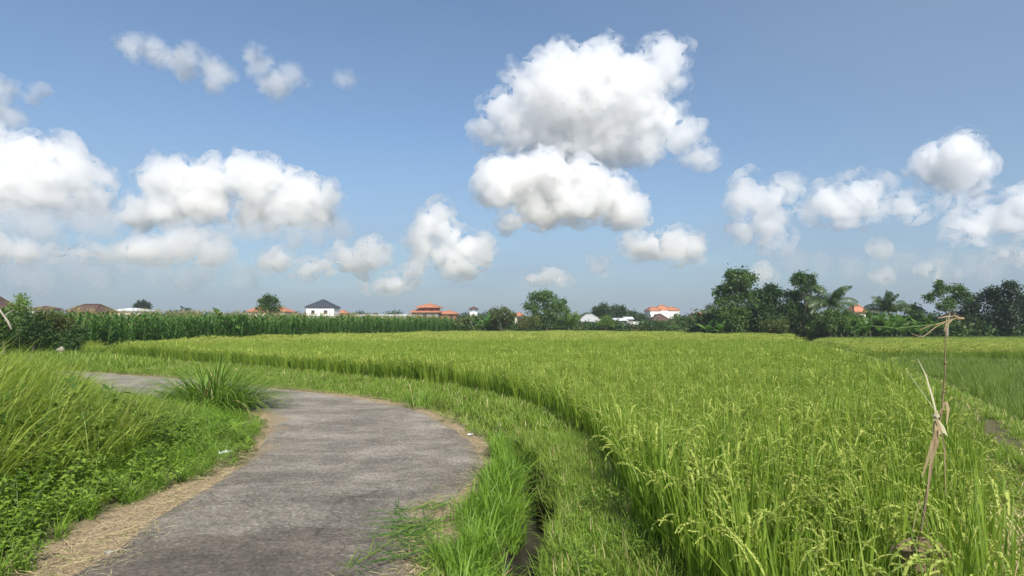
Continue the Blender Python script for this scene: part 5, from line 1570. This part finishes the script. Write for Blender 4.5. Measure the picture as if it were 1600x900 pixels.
M_sedge = leaf_mat('sedge_leaf', (0.085, 0.165, 0.024), (0.200, 0.310, 0.050), trans=.35, rough=.4)
def clump(name, px, py, h, n, label, seed, w=.014, spread=.35, mats=None, lean=(.05, .6), droop=(.3, 1.5)):
    g = G_(px, py); r = random.Random(seed); mb = MB()
    for k in range(n):
        az = r.uniform(0, 6.283); a2 = r.uniform(0, 6.283); q = spread * math.sqrt(r.random())
        az = a2 + r.gauss(0, .6); l_ = lean[0] + (lean[1] - lean[0]) * min(1, (q / spread) ** 1.3 + .15 * r.random())
        pts = arc_pts(r, h * r.uniform(.55, 1.15), l_, r.uniform(*droop), az, 7, (math.cos(a2) * q, math.sin(a2) * q, -.03))
        mb.blade(pts, taper(w * r.uniform(.7, 1.3), 7), side_of(az + r.uniform(-.4, .4)), .25, 1 if r.random() < .06 else 0)
    o = mb.build(name, mats or [M_fresh, M_straw]); o.location = (g[0], g[1], float(height([g])[0]))
    tag(o, label, 'grass clump'); return o
clump('sedge_clump', 332, 640, 1.32, 950, 'big clump of long arching sword leaves at the inner bend of the lane', 1, spread=.62, w=.021, mats=[M_sedge, M_straw], lean=(.05, .95), droop=(.5, 1.7))
clump('grass_clump', 655, 638, .66, 90, 'tall tuft of grass standing on the outer verge where the lane bends', 2, w=.011, spread=.22)
clump('grass_clump', 765, 610, .7, 0 + 40, 'small tuft of blades at the edge of the rice near the outer bend', 3, w=.009, spread=.15)

# bits of litter
def crumple(name, px, py, size, mat, label, seed, cat='litter'):
    g = G_(px, py); r = random.Random(seed); bm = bmesh.new()
    bmesh.ops.create_grid(bm, x_segments=9, y_segments=7, size=.5)
    for v in bm.verts:
        p = v.co.copy()
        v.co.z = .22 * mnoise.noise(p * 3.1 + Vector((seed, 0, 0))) + .10 * mnoise.noise(p * 7 + Vector((0, seed, 0))) + .13
        v.co.x += .12 * mnoise.noise(p * 4 + Vector((0, 0, seed)))
    me = bpy.data.meshes.new(name); bm.to_mesh(me); bm.free(); me.materials.append(mat)
    o = bpy.data.objects.new(name, me); COL.objects.link(o)
    sol = o.modifiers.new('thickness', 'SOLIDIFY'); sol.thickness = .012
    o.location = (g[0], g[1], float(height([g])[0]) + .015); o.scale = (size[0], size[1], size[2]); o.rotation_euler = (0, 0, r.uniform(0, 3))
    tag(o, label, cat); return o
M_plastic = plain_mat('pale_plastic', (0.66, 0.70, 0.72), rough=.35, spec=.5, var=.15, scale=4)
M_paper = plain_mat('dull_paper', (0.52, 0.42, 0.28), rough=.9, var=.2, scale=5)
crumple('plastic_scrap', 350, 709, (.20, .12, .12), M_plastic, 'crumpled pale plastic scrap at the left edge of the lane', 3)
crumple('plastic_scrap', 735, 681, (.10, .08, .08), M_plastic, 'small white plastic scrap in the grass right of the lane', 5)
crumple('paper_scrap', 312, 719, (.13, .08, .06), M_paper, 'flat tan scrap left of the crumpled pale plastic scrap', 7)
def stone(px, py, s, label, seed):
    g = G_(px, py); v, f = ico(2); v = np.array([p * (1 + .35 * mnoise.noise(Vector(p) * 1.3 + Vector((seed, 1, 2)))) for p in v]) * np.array([1, .75, .5]) * s
    o = mesh_obj('stone', v, f, M_grey, smooth=True); o.location = (g[0], g[1], float(height([g])[0]) + s * .2); tag(o, label, 'stone')
stone(170, 862, .03, 'small pale stone lying on the near left margin of the lane', 1)
stone(291, 829, .022, 'pebble on the sandy crust where the left margin meets the lane', 2)

# ------------------------------------------------------------------ dried stalk with tied leaves in the rice
M_dry = leaf_mat('dry_leaf', (0.20, 0.14, 0.075), (0.40, 0.31, 0.185), trans=.25, rough=.7, spec=.15)
M_bleach = leaf_mat('bleached_leaf', (0.40, 0.36, 0.24), (0.62, 0.57, 0.42), trans=.2, rough=.6, spec=.2)
M_stalk = plain_mat('dry_stalk', (0.21, 0.155, 0.085), rough=.8, var=.4, scale=9)
M_greenleaf = leaf_mat('stray_green_leaf', (0.035, 0.075, 0.016), (0.06, 0.11, 0.02), trans=.2)
D0 = 3.05
def pt(px, py, dd=0.0): return Vector(place(px, py, D0 + dd))
base = pt(1432, 905); gz = float(height([(base.x, base.y)])[0])
root = empty('dry_stalk', (base.x, base.y, gz))
off = Vector(root.location)
def L3(*a): return [p - off for p in a]
m = MB(); m.tube(L3(Vector((base.x - .02, base.y, gz - .1)), pt(1436, 850), pt(1450, 760), pt(1462, 690), pt(1472, 640), pt(1476, 590), pt(1477, 545), pt(1479, 497)), [.008, .007, .0065, .0055, .0042, .0036, .003, .0028], 6)
for py in (641, 612, 567): 
    q = pt(1474 + (641 - py) * .04, py) - off; m.tube([q - Vector((0, 0, .006)), q + Vector((0, 0, .006))], .0065, 6)
m.build('pole', M_stalk, root, smooth=True)
r = random.Random(4)
def leafstrip(name, pts, ws, side, mat, fold=.4):
    b = MB(); b.blade(L3(*pts), ws, side, fold); return b.build(name, mat, root)
X = Vector((1, .25, .15))
leafstrip('dry_leaf', [pt(1466, 650), pt(1440, 612), pt(1415, 577), pt(1392, 553)], [.012, .016, .010, .003], Vector((.6, .2, -.6)), M_bleach)
leafstrip('dry_leaf', [pt(1464, 650), pt(1456, 618), pt(1446, 585), pt(1434, 561)], [.012, .015, .009, .003], Vector((.8, .2, -.3)), M_bleach)
leafstrip('dry_leaf', [pt(1468, 648), pt(1478, 628), pt(1482, 640), pt(1479, 664, -.02)], [.008, .02, .018, .006], X, M_dry)
for k, (a, b_, w) in enumerate([((1456, 700), (1441, 746), .026), ((1464, 694), (1456, 724), .020), ((1458, 690), (1449, 768), .012), ((1476, 700), (1478, 775), .007)]):
    leafstrip('dry_leaf', [pt(1463, 655, -.01 * k), pt((1463 + a[0]) / 2 + 2, (655 + a[1]) / 2, -.02 - .01 * k), pt(*a, -.03), pt(*b_, -.02)], [.012, w, w * 1.1, w * .4], Vector((1, .3 - .2 * k, .1)), M_dry)
# the tied, bleached bundle
m = MB()
for k in range(9):
    x = -10 + 2.7 * k
    m.blade(L3(pt(1463 + x * .15, 642), pt(1462 + x * .25, 655), pt(1466 + x * .75, 668, -.02), pt(1468 + x * 1.05, 677 + (k % 3) * 2, -.03)), [.007, .006, .009, .006], Vector((1, .4, 0)), .4)
m.tube(L3(pt(1461, 648), pt(1464, 652)), .014, 7); m.build('tied_bundle', M_bleach, root)
# broken side stems at the top
m = MB(); m.tube(L3(pt(1506, 496), pt(1488, 499), pt(1470, 505), pt(1450, 510), pt(1437, 516)), [.0026, .0034, .003, .0026, .002], 5)
m.tube(L3(pt(1478, 503), pt(1462, 511), pt(1447, 523), pt(1440, 527), pt(1424, 521)), [.0024, .003, .0026, .0026, .0015], 5)
m.tube(L3(pt(1488, 499), pt(1478, 509), pt(1475, 518)), [.005, .006, .003], 5)
m.tube(L3(pt(1490, 493), pt(1497, 498), pt(1507, 498)), [.006, .008, .003], 5); m.build('broken_stem', M_dry, root)
m = MB(); m.tube(L3(pt(1478, 506), pt(1440, 509), pt(1400, 513), pt(1362, 509, .05), pt(1345, 512, .08), pt(1330, 521, .1)), [.003, .003, .0028, .0026, .0024, .002], 5); m.build('side_stem', M_stem, root)
leafstrip('green_leaf', [pt(1348, 512, .08), pt(1335, 530, .08), pt(1325, 543, .08), pt(1317, 555, .08)], [.006, .011, .010, .003], Vector((.8, .1, .5)), M_greenleaf)
leafstrip('green_leaf', [pt(1362, 509, .05), pt(1354, 522, .05), pt(1346, 533, .05), pt(1338, 543, .05)], [.005, .009, .008, .002], Vector((.8, .1, .5)), M_greenleaf)
leafstrip('dry_leaf', [pt(1492, 494), pt(1478, 495), pt(1466, 497)], [.003, .007, .002], Vector((.2, .4, 1)), M_dry)
tag(root, 'dry brown stalk with bleached leaves tied round it, standing in the near rice', 'dry stalk')

# woven leaf basket hung low on the stalk
bc = pt(1440, 872, -.06)
root2 = empty('leaf_basket', (bc.x, bc.y, bc.z - .09), R(20))
m = MB(); n = 14
prof = [(.06, .0), (.085, .04), (.10, .10), (.105, .135)]
vs, fs = [], []
for rr, z in prof:
    for k in range(n):
        a = 2 * math.pi * k / n; w = 1 + .07 * math.sin(5 * a + z * 30)
        vs.append((math.cos(a) * rr * w * 1.1, math.sin(a) * rr * w * .85, z + .015 * math.sin(2 * a)))
for i in range(3):
    for k in range(n): fs.append((i*n+k, i*n+(k+1) % n, (i+1)*n+(k+1) % n, (i+1)*n+k))
fs.append(tuple(range(n))[::-1]); m.add(vs, fs)
bk = m.build('bowl', M_dry, root2); so = bk.modifiers.new('thickness', 'SOLIDIFY'); so.thickness = .006
m = MB(); m.tube([(math.cos(2*math.pi*k/20) * .117, math.sin(2*math.pi*k/20) * .090, .138 + .015 * math.sin(4*math.pi*k/20)) for k in range(21)], .006, 5, cap=False); m.build('rim', M_stalk, root2)
for k in range(5):
    m = MB(); a = k * 1.3
    m.blade([(math.cos(a) * .09, math.sin(a) * .07, .09), (math.cos(a) * .13, math.sin(a) * .10, .14), (math.cos(a) * .16, math.sin(a) * .13, .13 - .02 * k)], [.03, .035, .006], side_of(a), .3); m.build('loose_leaf', M_dry, root2)
m = MB()
for sx in (-1, 1): m.tube([(sx * .09, 0, .10), (sx * .04, 0, .26), (0, 0, .36)], .0022, 4)
m.build('string', M_dry, root2)
tag(root2, 'open basket of dry brown leaves low in the rice at the dry stalk', 'basket')
# ------------------------------------------------------------------ the damp air over the fields
hm, hnt, hout = new_mat('haze')
hv = N(hnt, 'ShaderNodeVolumePrincipled')
hv.inputs['Color'].default_value = (0.80, 0.88, 0.97, 1)
hv.inputs['Density'].default_value = 0.00045
hv.inputs['Anisotropy'].default_value = 0.2
hnt.links.new(hv.outputs[0], hout.inputs['Volume'])
hb = MB(); hb.box(-5300, 5300, -5300, 5300, -1.6, 15.0)
ho = hb.build('haze', hm)
tag(ho, 'thin pale haze in the humid air over the fields', 'haze', kind='stuff')
